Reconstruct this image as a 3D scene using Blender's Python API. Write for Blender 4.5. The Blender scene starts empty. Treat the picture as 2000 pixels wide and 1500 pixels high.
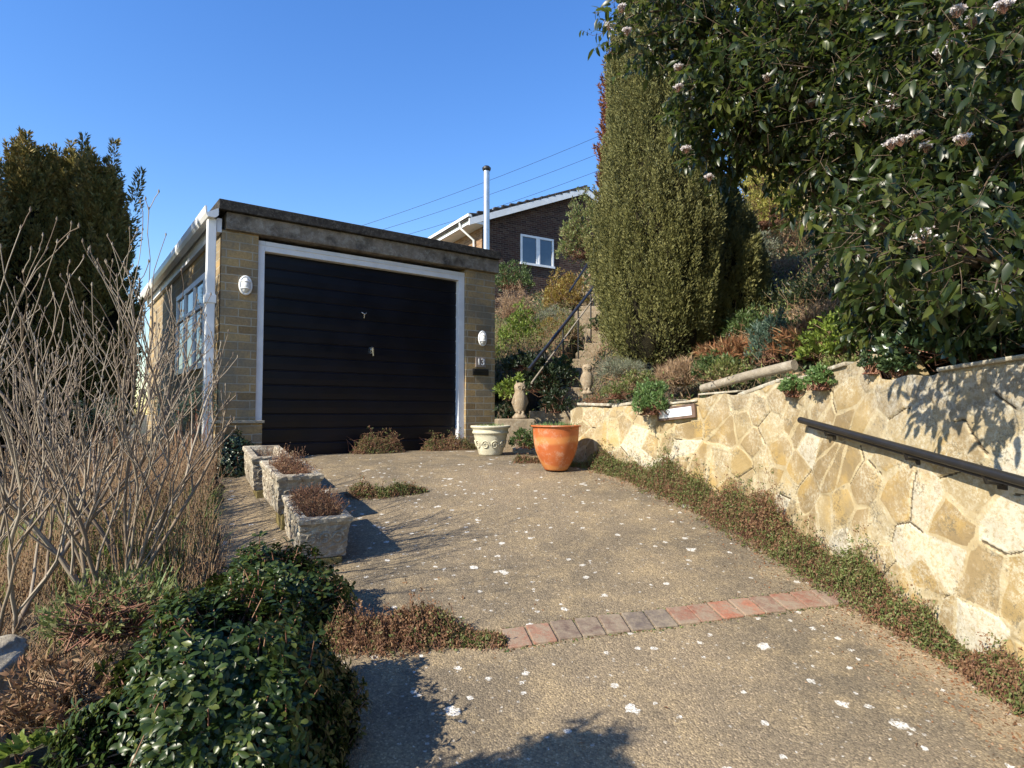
import bpy, bmesh, math, random
import numpy as np
from mathutils import Vector, Matrix
random.seed(7); rng = np.random.default_rng(11)
SC = bpy.context.scene; COL = SC.collection
# ------------------------------------------------------------------ camera, sky, sun, exposure
F_PX = 1210.0; PITCH = 2.6
cam = bpy.data.cameras.new('camera'); cam.sensor_width = 36; cam.lens = 36*F_PX/2000
cam.clip_end = 500; cam.clip_start = 0.05
co = bpy.data.objects.new('camera', cam); COL.objects.link(co)
co.rotation_euler = (math.radians(90+PITCH), 0, 0); SC.camera = co
SUN_AZ = 39.5      # direction the light travels, degrees from +x towards +y
SUN_EL = 36.0
sl = bpy.data.lights.new('sun', 'SUN'); sl.energy = 5.0; sl.angle = math.radians(0.5); sl.color = (1, 0.92, 0.77)
so = bpy.data.objects.new('sun', sl); COL.objects.link(so)
tv = Vector((math.cos(math.radians(SUN_AZ))*math.cos(math.radians(SUN_EL)), math.sin(math.radians(SUN_AZ))*math.cos(math.radians(SUN_EL)), -math.sin(math.radians(SUN_EL))))
so.rotation_euler = tv.to_track_quat('-Z', 'Y').to_euler()
W = bpy.data.worlds.new('World'); SC.world = W; W.use_nodes = True
nt = W.node_tree; bg = nt.nodes['Background']; sky = nt.nodes.new('ShaderNodeTexSky')
sky.sky_type = 'NISHITA'; sky.sun_disc = False; sky.sun_elevation = math.radians(SUN_EL)
sky.sun_rotation = math.atan2(-tv.x, -tv.y); sky.altitude = 50; sky.air_density = 1.35; sky.dust_density = 0.0; sky.ozone_density = 4.5
hs = nt.nodes.new('ShaderNodeHueSaturation'); hs.inputs['Saturation'].default_value = 1.24; hs.inputs['Hue'].default_value = 0.513; hs.inputs['Value'].default_value = 1.0; nt.links.new(sky.outputs[0], hs.inputs['Color']); nt.links.new(hs.outputs[0], bg.inputs[0]); bg.inputs[1].default_value = 0.13
SC.view_settings.view_transform = 'Standard'; SC.view_settings.look = 'None'; SC.view_settings.gamma = 1
SC.view_settings.exposure = 0.90
SC.cycles.max_bounces = 6; SC.cycles.transparent_max_bounces = 6; SC.cycles.diffuse_bounces = 3

# ------------------------------------------------------------------ geometry of the place
_p = math.radians(PITCH)
def ray(px, py):
    a, b = (px-1000)/F_PX, (750-py)/F_PX
    d = Vector((a, math.cos(_p)-b*math.sin(_p), math.sin(_p)+b*math.cos(_p)))
    return d/d.y
def at(px, py, D): return ray(px, py)*D
def ss(a, b, x):
    t = np.clip((x-a)/(b-a), 0, 1); return t*t*(3-2*t)
WY = np.array([-6, 0, 1.4, 2.29, 2.63, 3.2, 3.81, 4.3, 4.78, 5.25, 5.9])
WX = np.array([2.3, 2.1, 1.97, 1.88, 1.83, 1.77, 1.70, 1.56, 1.32, 1.02, 0.52])
def wallx(y): return np.interp(y, WY, WX)
WTY = np.array([-6, 1.0, 2.29, 3.02, 3.04, 3.35, 3.75, 4.6, 5.9])
WTZ = np.array([0.45, 0.30, 0.19, 0.165, 0.275, 0.24, 0.195, 0.10, 0.03])
def walltop(y): return np.interp(y, WTY, WTZ)
def base(x, y):
    a = -1.40+0.165*y; b = -0.44; k = 0.12
    h = np.clip(0.5+0.5*(b-a)/k, 0, 1)
    return b*(1-h)+a*h - k*h*(1-h)
def stairx(y): return np.where(y < 10.5, 0.16+0.4*(y-6.9), 1.6)
def stairz(y): return np.clip(-0.42+0.475*(y-6.9), -0.44, 4.0)
def terrain(x, y):
    x = np.asarray(x, float); y = np.asarray(y, float)
    g = base(x, y)
    wob = 0.05*np.sin(x*2.1+y*1.3)*np.sin(y*1.7-x)+0.03*np.sin(x*5+1)*np.cos(y*4.3)
    left = ss(-1.6, -3.2, x-(y-3)*-0.55)
    g = g - 0.10*left*(y < 7)+wob*left
    bank = 0.1+0.43*(x-1.4)+0.25*(y-4.9)
    wt = walltop(np.minimum(y, 5.9))
    near = np.clip(x-wallx(np.minimum(y, 5.9)), 0, 1.4)/1.4
    near = np.maximum(near, ss(6.6, 7.8, y))
    bank = bank*near+(1-near)*np.maximum(wt-0.07, np.minimum(bank, wt-0.07))
    bank = np.minimum(bank+wob*0.8, 4.6+0.015*y)
    sx = stairx(y)
    bx = np.where(y < 5.9, wallx(y)+0.02, np.where(y < 6.9, 0.50, sx+0.36))
    m = ss(0.02, 0.2, x-bx)
    out = g*(1-m)+np.maximum(bank, g)*m
    # bank between the garage and the stairs, then everything behind
    l = ss(-0.36, -0.55, x-sx)*ss(7.3, 7.8, y)*ss(2.62, 2.76, (x+2.41)*.801+(y-6.0)*.598)
    out = out*(1-l)+np.maximum(bank, g)*l
    st = (np.abs(x-sx) <= 0.42) & (y > 6.9)
    out = np.where(st, np.minimum(out, stairz(y)-0.12), out)
    return out
def T(x, y): return float(terrain(x, y))
def ground(px, py, surf=base):
    r = ray(px, py); D = 1.0
    while D < 60:
        p = r*D
        if p.z < float(surf(p.x, p.y)): break
        D += 0.01
    return Vector((p.x, p.y, float(surf(p.x, p.y))))

# ------------------------------------------------------------------ mesh helpers
def tag(o, label=None, cat=None, group=None, kind=None):
    if label: o['label'] = label
    if cat: o['category'] = cat
    if group: o['group'] = group
    if kind: o['kind'] = kind
    return o
def empty(name, loc=(0, 0, 0), rz=0, label=None, cat=None, group=None):
    o = bpy.data.objects.new(name, None); COL.objects.link(o); o.location = loc; o.rotation_euler = (0, 0, rz)
    o.empty_display_size = 0.1
    return tag(o, label, cat, group)
def box_uv(me):
    n = len(me.loops)
    if not n: return
    vi = np.zeros(n, int); me.loops.foreach_get('vertex_index', vi)
    v = np.zeros(len(me.vertices)*3); me.vertices.foreach_get('co', v); v = v.reshape(-1, 3)
    pn = np.zeros(len(me.polygons)*3); me.polygons.foreach_get('normal', pn); pn = np.abs(pn.reshape(-1, 3))
    lt = np.zeros(len(me.polygons), int); me.polygons.foreach_get('loop_total', lt)
    ax = np.repeat(np.argmax(pn, axis=1), lt); c = v[vi]
    uv = np.where((ax == 0)[:, None], c[:, [1, 2]], np.where((ax == 1)[:, None], c[:, [0, 2]], c[:, [0, 1]]))
    l = me.uv_layers.new(name='uv'); l.data.foreach_set('uv', uv.ravel())
def mesh_np(name, V, F, mat, parent=None, smooth=False, rnd=None, uv=False, attrs=None):
    V = np.asarray(V, np.float32); F = np.asarray(F, np.int32)
    me = bpy.data.meshes.new(name); k = F.shape[1]
    me.vertices.add(len(V)); me.vertices.foreach_set('co', V.ravel())
    me.loops.add(F.size); me.loops.foreach_set('vertex_index', F.ravel())
    me.polygons.add(len(F)); me.polygons.foreach_set('loop_start', np.arange(len(F), dtype=np.int32)*k)
    me.update(calc_edges=True); me.validate()
    if rnd is not None:
        a = me.attributes.new('rnd', 'FLOAT', 'POINT'); a.data.foreach_set('value', np.asarray(rnd, np.float32))
    for nm, val in (attrs or {}).items():
        a = me.attributes.new(nm, 'FLOAT', 'POINT'); a.data.foreach_set('value', np.asarray(val, np.float32))
    if smooth: me.polygons.foreach_set('use_smooth', np.ones(len(F), bool))
    if uv: box_uv(me)
    me.materials.append(mat)
    o = bpy.data.objects.new(name, me); COL.objects.link(o)
    if parent: o.parent = parent
    return o
class MB:
    def __init__(s): s.v = []; s.f = []; s.sm = []; s.r = []
    def add(s, vs, fs, smooth=False, r=0.5):
        n = len(s.v); s.v += [tuple(v) for v in vs]; s.f += [tuple(i+n for i in f) for f in fs]
        s.sm += [smooth]*len(fs); s.r += [r]*len(vs); return s
    def box(s, x0, x1, y0, y1, z0, z1, r=0.5):
        vs = [(x0, y0, z0), (x1, y0, z0), (x1, y1, z0), (x0, y1, z0), (x0, y0, z1), (x1, y0, z1), (x1, y1, z1), (x0, y1, z1)]
        return s.add(vs, [(0, 3, 2, 1), (4, 5, 6, 7), (0, 1, 5, 4), (1, 2, 6, 5), (2, 3, 7, 6), (3, 0, 4, 7)], False, r)
    def obox(s, c, ux, uy, uz, r=0.5):
        c, ux, uy, uz = map(Vector, (c, ux, uy, uz)); vs = []
        for k in (-1, 1):
            for a, b in ((-1, -1), (1, -1), (1, 1), (-1, 1)): vs.append(c+ux*a/2+uy*b/2+uz*k/2)
        return s.add(vs, [(0, 3, 2, 1), (4, 5, 6, 7), (0, 1, 5, 4), (1, 2, 6, 5), (2, 3, 7, 6), (3, 0, 4, 7)], False, r)
    def tube(s, pts, rad, n=8, cap=True, r=0.5):
        pts = [Vector(p) for p in pts]; m = len(pts)
        if not hasattr(rad, '__len__'): rad = [rad]*m
        vs = []; fs = []; prev = None
        for i, p in enumerate(pts):
            d = (pts[min(i+1, m-1)]-pts[max(i-1, 0)]).normalized()
            u = d.orthogonal().normalized() if prev is None else (prev-d*prev.dot(d)).normalized()
            prev = u; w = d.cross(u)
            for k in range(n):
                a = 2*math.pi*k/n; vs.append(p+(u*math.cos(a)+w*math.sin(a))*rad[i])
        for i in range(m-1):
            for k in range(n):
                a, b = i*n+k, i*n+(k+1) % n; fs.append((a, b, b+n, a+n))
        s.add(vs, fs, True, r)
        if cap:
            s.add([vs[k] for k in range(n)][::-1], [tuple(range(n))], False, r)
            s.add([vs[(m-1)*n+k] for k in range(n)], [tuple(range(n))], False, r)
        return s
    def lathe(s, prof, n=32, c=(0, 0, 0), r=0.5, fn=None):
        vs = []; fs = []; m = len(prof)
        for i, (rr, z) in enumerate(prof):
            for k in range(n):
                a = 2*math.pi*k/n; q = rr if fn is None else fn(rr, z, a)
                vs.append((c[0]+q*math.cos(a), c[1]+q*math.sin(a), c[2]+z))
        for i in range(m-1):
            for k in range(n):
                a, b = i*n+k, i*n+(k+1) % n; fs.append((a, b, b+n, a+n))
        return s.add(vs, fs, True, r)
    def build(s, name, mat, parent=None, bevel=0):
        me = bpy.data.meshes.new(name); me.from_pydata(s.v, [], s.f); me.update()
        me.polygons.foreach_set('use_smooth', s.sm)
        a = me.attributes.new('rnd', 'FLOAT', 'POINT'); a.data.foreach_set('value', s.r)
        box_uv(me); me.materials.append(mat)
        o = bpy.data.objects.new(name, me); COL.objects.link(o)
        if parent: o.parent = parent
        if bevel:
            b = o.modifiers.new('bevel', 'BEVEL'); b.width = bevel; b.segments = 2; b.limit_method = 'ANGLE'
        return o
def nrm(a): return a/np.maximum(np.linalg.norm(a, axis=-1, keepdims=True), 1e-9)
def rdir(n): return nrm(rng.normal(size=(n, 3)))
PROF = {'obov': ([0, .3, .62, .86, 1], [.1, .5, 1, .82, .12]), 'oval': ([0, .18, .5, .82, 1], [.08, .7, 1, .62, .04]), 'lance': ([0, .3, .65, 1], [.12, 1, .7, .04]),
        'blade': ([0, .35, .7, 1], [.8, 1, .7, .06]), 'round': ([0, .3, .7, 1], [.2, 1, .9, .2])}
def leaves(P, D, N, L, Wd, shape='oval', curl=0.25, fold=0.25, rnd=None):
    P, D, N = map(np.asarray, (P, D, N)); n = len(P); D = nrm(D); N = nrm(N-D*(N*D).sum(1, keepdims=True)); S = np.cross(D, N)
    L = np.broadcast_to(L, n)[:, None]; Wd = np.broadcast_to(Wd, n)[:, None]; curl = np.broadcast_to(curl, n)[:, None]
    us, ws = PROF[shape]; V = []
    for u, w in zip(us, ws):
        c = P+D*u*L-N*curl*L*u*u
        V += [c-S*w*Wd/2+N*fold*w*Wd/2, c, c+S*w*Wd/2+N*fold*w*Wd/2]
    k = len(V); V = np.stack(V, 1).reshape(-1, 3); fs = []
    for i in range(len(us)-1):
        a = 3*i; fs += [(a, a+1, a+4, a+3), (a+1, a+2, a+5, a+4)]
    Fc = (np.arange(n)[:, None, None]*k+np.array(fs)[None]).reshape(-1, 4)
    r = rng.random(n) if rnd is None else rnd
    return V, Fc, np.repeat(r, k)
def diamonds(P, D, N, L, Wd, rnd=None):
    n = len(P); D = nrm(D); N = nrm(N-D*(N*D).sum(1, keepdims=True)); S = np.cross(D, N)
    L = np.broadcast_to(L, n)[:, None]; Wd = np.broadcast_to(Wd, n)[:, None]
    V = np.stack([P, P+D*L*.45-S*Wd/2+N*Wd*.15, P+D*L, P+D*L*.45+S*Wd/2+N*Wd*.15], 1).reshape(-1, 3)
    Fc = np.arange(4*n).reshape(n, 4); r = rng.random(n) if rnd is None else rnd
    return V, Fc, np.repeat(r, 4)
def joinp(parts):
    V = []; Fc = []; R = []; n = 0
    for v, f, r in parts: V.append(v); Fc.append(f+n); R.append(r); n += len(v)
    return np.concatenate(V), np.concatenate(Fc), np.concatenate(R)
def twigs(A, B, r0, r1, n=4, mid=0.15):
    """thin tapered three-sided sticks from A to B, bowed a little, vectorised"""
    A = np.asarray(A, float); B = np.asarray(B, float); m = len(A); d = nrm(B-A)
    ref = np.where(np.abs(d[:, 2:3]) < .9, np.array([[0, 0, 1.]]), np.array([[1., 0, 0]])); u = nrm(np.cross(d, ref)); w = np.cross(d, u)
    L = np.linalg.norm(B-A, axis=1, keepdims=True); off = rng.normal(size=(m, 1))*u*L*mid+rng.normal(size=(m, 1))*w*L*mid
    V = []; r0 = np.broadcast_to(r0, m)[:, None]; r1 = np.broadcast_to(r1, m)[:, None]
    for t in (0, .5, 1):
        c = A+(B-A)*t+off*4*t*(1-t); rr = r0+(r1-r0)*t
        for k in range(3):
            a = 2*math.pi*k/3; V.append(c+(u*math.cos(a)+w*math.sin(a))*rr)
    V = np.stack(V, 1).reshape(-1, 3); fs = []
    for i in range(2):
        for k in range(3): fs.append((3*i+k, 3*i+(k+1) % 3, 3*i+3+(k+1) % 3, 3*i+3+k))
    Fc = (np.arange(m)[:, None, None]*9+np.array(fs)[None]).reshape(-1, 4)
    return V, Fc, np.repeat(rng.random(m), 9)

# ------------------------------------------------------------------ materials
def newmat(name):
    m = bpy.data.materials.new(name); m.use_nodes = True; t = m.node_tree
    return m, t, t.nodes['Principled BSDF']
def nd(t, typ, **kw):
    n = t.nodes.new('ShaderNode'+typ)
    for k, v in kw.items():
        if k.startswith('i_'):
            key = k[2:]; key = int(key) if key.isdigit() else key.replace('_', ' ')
            n.inputs[key].default_value = v
        else: setattr(n, k, v)
    return n
def ramp(t, fac, stops, interp='LINEAR'):
    r = t.nodes.new('ShaderNodeValToRGB'); r.color_ramp.interpolation = interp
    e = r.color_ramp.elements
    while len(e) < len(stops): e.new(0.5)
    for i, (p, c) in enumerate(stops):
        e[i].position = p; e[i].color = (c, c, c, 1) if not hasattr(c, '__len__') else (*c, 1)
    t.links.new(fac, r.inputs[0]); return r.outputs[0]
def noise(t, vec, scale, detail=4, rough=.6, dist=0):
    n = nd(t, 'TexNoise'); n.inputs['Scale'].default_value = scale; n.inputs['Detail'].default_value = detail
    n.inputs['Roughness'].default_value = rough; n.inputs['Distortion'].default_value = dist
    if vec is not None: t.links.new(vec, n.inputs['Vector'])
    return n.outputs['Fac']
def mixc(t, f, a, b, mode='MIX'):
    m = t.nodes.new('ShaderNodeMix'); m.data_type = 'RGBA'; m.blend_type = mode
    for s, v in ((0, f), (6, a), (7, b)):
        if hasattr(v, 'links'): t.links.new(v, m.inputs[s])
        elif hasattr(v, '__len__'): m.inputs[s].default_value = (*v, 1)
        else: m.inputs[s].default_value = v
    return m.outputs[2]
def math_(t, op, a, b=None, c=None):
    m = nd(t, 'Math', operation=op)
    for i, v in enumerate((a, b, c)):
        if v is None: continue
        if hasattr(v, 'links'): t.links.new(v, m.inputs[i])
        else: m.inputs[i].default_value = v
    return m.outputs[0]
def bump(t, b, h, strength=.3, dist=.01):
    n = nd(t, 'Bump'); n.inputs['Strength'].default_value = strength; n.inputs['Distance'].default_value = dist
    t.links.new(h, n.inputs['Height']); t.links.new(n.outputs[0], b.inputs['Normal']); return n
def coords(t, kind='Object'): return nd(t, 'TexCoord').outputs[kind]
def attr(t, name): return nd(t, 'Attribute', attribute_name=name).outputs['Fac']

def plain(name, c1, c2=None, scale=8, rough=.6, bs=.2, bd=.004, metal=0, spec=.5, detail=5):
    m, t, b = newmat(name); v = coords(t); n = noise(t, v, scale, detail)
    c2 = c2 or tuple(x*.8 for x in c1)
    t.links.new(ramp(t, n, [(.35, c2), (.65, c1)]), b.inputs['Base Color'])
    b.inputs['Roughness'].default_value = rough; b.inputs['Metallic'].default_value = metal
    b.inputs['Specular IOR Level'].default_value = spec
    if bs: bump(t, b, noise(t, v, scale*6, 4), bs, bd)
    return m
def leafmat(name, cols, rough=.5, transl=.25, spec=.5, tcol=None, back=None):
    m, t, b = newmat(name); r = attr(t, 'rnd'); n = len(cols)
    c = ramp(t, r, [((i+.5)/n, cc) for i, cc in enumerate(cols)])
    nz = noise(t, coords(t), 2.2, 2); c = mixc(t, math_(t, 'MULTIPLY', nz, .55), c, tuple(x*.55 for x in cols[0]))
    if back:
        g = nd(t, 'NewGeometry').outputs['Backfacing']; c = mixc(t, g, c, back)
    t.links.new(c, b.inputs['Base Color']); b.inputs['Roughness'].default_value = rough
    b.inputs['Specular IOR Level'].default_value = spec
    if transl:
        tr = nd(t, 'BsdfTranslucent'); t.links.new(mixc(t, .5, c, tcol or tuple(min(1, x*1.6) for x in cols[-1])), tr.inputs[0])
        mx = nd(t, 'MixShader'); mx.inputs[0].default_value = transl; out = t.nodes['Material Output']
        t.links.new(b.outputs[0], mx.inputs[1]); t.links.new(tr.outputs[0], mx.inputs[2]); t.links.new(mx.outputs[0], out.inputs[0])
    return m
def brickmat(name, cols, mortar, bw=.225, rh=.075, ms=.006, lichen=None, weather=.5, rough=.85, bumpd=.006):
    m, t, b = newmat(name); uv = coords(t, 'UV')
    k = nd(t, 'TexBrick', offset=.5, squash=1); k.inputs['Scale'].default_value = 1
    k.inputs['Brick Width'].default_value = bw; k.inputs['Row Height'].default_value = rh; k.inputs['Mortar Size'].default_value = ms
    k.inputs['Mortar Smooth'].default_value = .3; k.inputs['Color1'].default_value = (0, 0, 0, 1); k.inputs['Color2'].default_value = (1, 1, 1, 1)
    k.inputs['Mortar'].default_value = (.5, .5, .5, 1); k.inputs['Bias'].default_value = 0
    wv = nd(t, 'VectorMath', operation='ADD'); nz3 = nd(t, 'TexNoise'); nz3.inputs['Scale'].default_value = 9
    sc = nd(t, 'VectorMath', operation='SCALE'); sc.inputs['Scale'].default_value = .012
    t.links.new(uv, nz3.inputs['Vector']); t.links.new(nz3.outputs['Color'], sc.inputs[0]); t.links.new(uv, wv.inputs[0]); t.links.new(sc.outputs[0], wv.inputs[1])
    t.links.new(wv.outputs[0], k.inputs['Vector'])
    n = len(cols); c = ramp(t, k.outputs['Color'], [((i+.5)/n, cc) for i, cc in enumerate(cols)])
    f = noise(t, coords(t), 45, 6, .75); c = mixc(t, .55, c, ramp(t, f, [(.3, (.35, .33, .3)), (.7, (1.35, 1.35, 1.35))]), 'MULTIPLY')
    w = noise(t, coords(t), 2.2, 6, .7)
    if lichen: c = mixc(t, math_(t, 'MULTIPLY', ramp(t, w, [(.42, 0), (.62, 1)]), weather), c, lichen)
    c = mixc(t, k.outputs['Fac'], c, mixc(t, ramp(t, w, [(.4, 0), (.6, 1)]), mortar, tuple(x*.6 for x in mortar)))
    t.links.new(c, b.inputs['Base Color']); b.inputs['Roughness'].default_value = rough; b.inputs['Specular IOR Level'].default_value = .25
    h = math_(t, 'SUBTRACT', math_(t, 'MULTIPLY', f, .5), k.outputs['Fac']); bump(t, b, h, .8, bumpd)
    return m
def stonemat(name, c_hi, c_lo, lich=(.62, .6, .5), lam=.5, scale=9, rough=.95, bd=.01, dark=None):
    m, t, b = newmat(name); v = coords(t)
    c = ramp(t, noise(t, v, scale, 8, .72), [(.3, c_lo), (.68, c_hi)])
    c = mixc(t, math_(t, 'MULTIPLY', ramp(t, noise(t, v, scale*1.7, 6, .8, .6), [(.5, 0), (.62, 1)]), lam), c, lich)
    if dark: c = mixc(t, ramp(t, noise(t, v, scale*.6, 5, .7), [(.5, 0), (.68, .85)]), c, dark)
    g = noise(t, v, scale*14, 4, .8); c = mixc(t, .5, c, ramp(t, g, [(.3, .55), (.7, 1.25)]), 'MULTIPLY')
    t.links.new(c, b.inputs['Base Color']); b.inputs['Roughness'].default_value = rough; b.inputs['Specular IOR Level'].default_value = .2
    bump(t, b, math_(t, 'ADD', noise(t, v, scale*3, 8, .75), math_(t, 'MULTIPLY', g, .3)), .9, bd); return m

M = {}
M['white'] = plain('white_paint', (.78, .79, .80), (.66, .67, .68), 5, .42, .05, .002)
M['upvc'] = plain('white_plastic', (.80, .80, .79), (.70, .70, .68), 4, .35, 0)
M['flue'] = plain('steel', (.50, .52, .54), (.40, .42, .44), 3, .38, 0, metal=.8)
M['black'] = plain('black_metal', (.012, .012, .013), (.02, .018, .016), 12, .45, .15, .002)
M['chrome'] = plain('chrome', (.75, .75, .75), (.6, .6, .6), 20, .25, 0, metal=.9)
M['glass'] = plain('window_glass', (.05, .07, .10), (.03, .05, .08), 1.5, .06, 0, spec=1.0)
M['lampglass'] = plain('lamp_glass', (.75, .75, .72), (.6, .6, .58), 30, .2, .2, .002)
M['brick'] = brickmat('garage_brick', [(.27, .18, .085), (.42, .285, .13), (.33, .23, .12), (.50, .33, .14), (.29, .225, .14), (.46, .315, .14)], (.44, .39, .29), .235, .0795, .006, (.15, .145, .12), .75)
M['hbrick_shade'] = brickmat('house_brick_shaded', [(.035, .018, .014), (.07, .032, .022), (.05, .026, .02), (.085, .05, .035)], (.16, .14, .12), .225, .075, .006, None, 0)  # dark brown brick, deepened to carry the gable's shade
M['hbrick_lit'] = brickmat('house_brick_sunlit', [(.25, .14, .07), (.33, .2, .11), (.2, .11, .06)], (.3, .27, .22), .225, .075, .006)  # same house's side wall, sunlight put into the tan colour
M['concrete'] = stonemat('weathered_concrete', (.31, .26, .20), (.13, .105, .08), (.42, .4, .34), .5, 7, dark=(.045, .04, .035))
M['felt'] = stonemat('mossy_fascia', (.06, .055, .05), (.016, .015, .014), (.15, .14, .12), .5, 14, bd=.015)
M['trough'] = stonemat('lichened_stone', (.46, .40, .30), (.27, .22, .16), (.66, .62, .5), .65, 13, dark=(.17, .13, .10), bd=.012)
M['owl'] = stonemat('statue_stone', (.38, .29, .19), (.2, .15, .1), (.5, .45, .34), .5, 16)
M['palestone'] = stonemat('pale_stone', (.52, .47, .36), (.30, .25, .18), (.7, .68, .58), .6, 8, bd=.02)
M['step'] = stonemat('step_stone', (.34, .26, .17), (.19, .15, .1), (.5, .45, .35), .4, 7)
M['soil'] = stonemat('soil', (.06, .045, .03), (.025, .018, .012), (.14, .11, .07), .4, 12)
M['creampot'] = stonemat('cream_pot_stone', (.58, .54, .40), (.42, .38, .27), (.66, .63, .5), .5, 10, rough=.8, bd=.003)
M['log'] = stonemat('grey_timber', (.34, .29, .22), (.2, .17, .13), (.5, .46, .38), .4, 8)
M['tile'] = plain('roof_tile', (.05, .042, .04), (.03, .026, .026), 6, .8, .4, .01)
M['bark'] = stonemat('bark', (.16, .11, .07), (.07, .05, .035), (.3, .27, .2), .3, 20)
M['twig'] = leafmat('bare_twig', [(.23, .175, .125), (.33, .27, .195), (.17, .125, .095), (.39, .335, .26)], .8, 0, .2)
M['redtwig'] = leafmat('red_twig', [(.20, .09, .06), (.32, .2, .12), (.26, .13, .09)], .8, 0, .2)
M['dry'] = leafmat('dry_stem', [(.36, .24, .14), (.48, .36, .22), (.28, .16, .09), (.42, .3, .2)], .8, .2, .2)
M['fern'] = leafmat('dead_fern', [(.24, .10, .045), (.34, .17, .08), (.17, .08, .04), (.4, .27, .14)], .8, .25, .2)
M['conif'] = leafmat('conifer_green', [(.12, .125, .035), (.22, .205, .06), (.34, .28, .09), (.38, .26, .09)], .65, .15, .25)
M['yew'] = leafmat('golden_conifer', [(.105, .11, .036), (.18, .178, .056), (.26, .24, .08), (.14, .15, .065)], .65, .18, .3)
M['redconif'] = leafmat('russet_conifer', [(.17, .065, .03), (.26, .10, .045), (.12, .05, .022)], .7, .2, .2)
M['dkleaf'] = leafmat('glossy_dark_leaf', [(.018, .034, .008), (.030, .054, .012), (.048, .08, .016), (.024, .042, .010), (.032, .058, .012), (.10, .12, .025)], .34, .15, .3)
M['vib'] = leafmat('laurustinus_leaf', [(.016, .028, .009), (.026, .044, .012), (.042, .065, .016), (.024, .034, .01), (.11, .125, .025)], .36, .3, .4, (.22, .30, .05))
M['grass'] = leafmat('green_blade', [(.10, .17, .035), (.16, .25, .05), (.28, .31, .10)], .5, .3, .4)
M['cover'] = leafmat('thyme_leaf', [(.08, .105, .028), (.13, .165, .045), (.22, .18, .08), (.18, .22, .065)], .6, .2, .3)
M['cover_r'] = leafmat('ruddy_leaf', [(.20, .10, .055), (.28, .16, .085), (.15, .08, .045), (.33, .22, .12)], .7, .2, .2)
M['lime'] = leafmat('lime_leaf', [(.14, .20, .03), (.22, .30, .04), (.30, .36, .06), (.12, .17, .04)], .5, .3, .4)
M['lime2'] = leafmat('fresh_leaf', [(.09, .13, .03), (.15, .2, .045), (.24, .26, .08), (.3, .24, .12)], .5, .3, .4)
M['yellow'] = leafmat('yellow_leaf', [(.36, .32, .07), (.46, .42, .10), (.3, .3, .07)], .5, .35, .4)
M['gold'] = leafmat('golden_leaf', [(.25, .21, .04), (.34, .28, .06), (.20, .14, .03), (.3, .16, .05)], .5, .3, .4)
M['mid'] = leafmat('mid_leaf', [(.05, .085, .025), (.08, .125, .035), (.12, .17, .05)], .5, .25, .4)
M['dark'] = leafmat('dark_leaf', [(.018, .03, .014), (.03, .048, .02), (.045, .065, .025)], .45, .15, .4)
M['grey'] = leafmat('silver_leaf', [(.20, .21, .15), (.30, .30, .22), (.15, .17, .10)], .7, .2, .2)
M['euph'] = leafmat('blue_green_leaf', [(.05, .09, .07), (.085, .14, .10), (.13, .19, .12)], .5, .2, .4)
M['ivy'] = leafmat('ivy_leaf', [(.03, .055, .025), (.05, .085, .035), (.09, .13, .045)], .3, .15, .6)
M['sage'] = leafmat('bright_green_leaf', [(.09, .16, .05), (.14, .23, .07), (.2, .3, .1)], .5, .25, .4)
M['flower'] = leafmat('white_petal', [(.75, .7, .68), (.8, .76, .74), (.72, .6, .58)], .6, .3, .3)
M['bud'] = leafmat('pink_bud', [(.45, .12, .12), (.5, .2, .18)], .6, .1, .3)
M['core'] = plain('shaded_twiggy_core', (.03, .026, .014), (.016, .014, .009), 14, .95, .5, .03, spec=.1)

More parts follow.
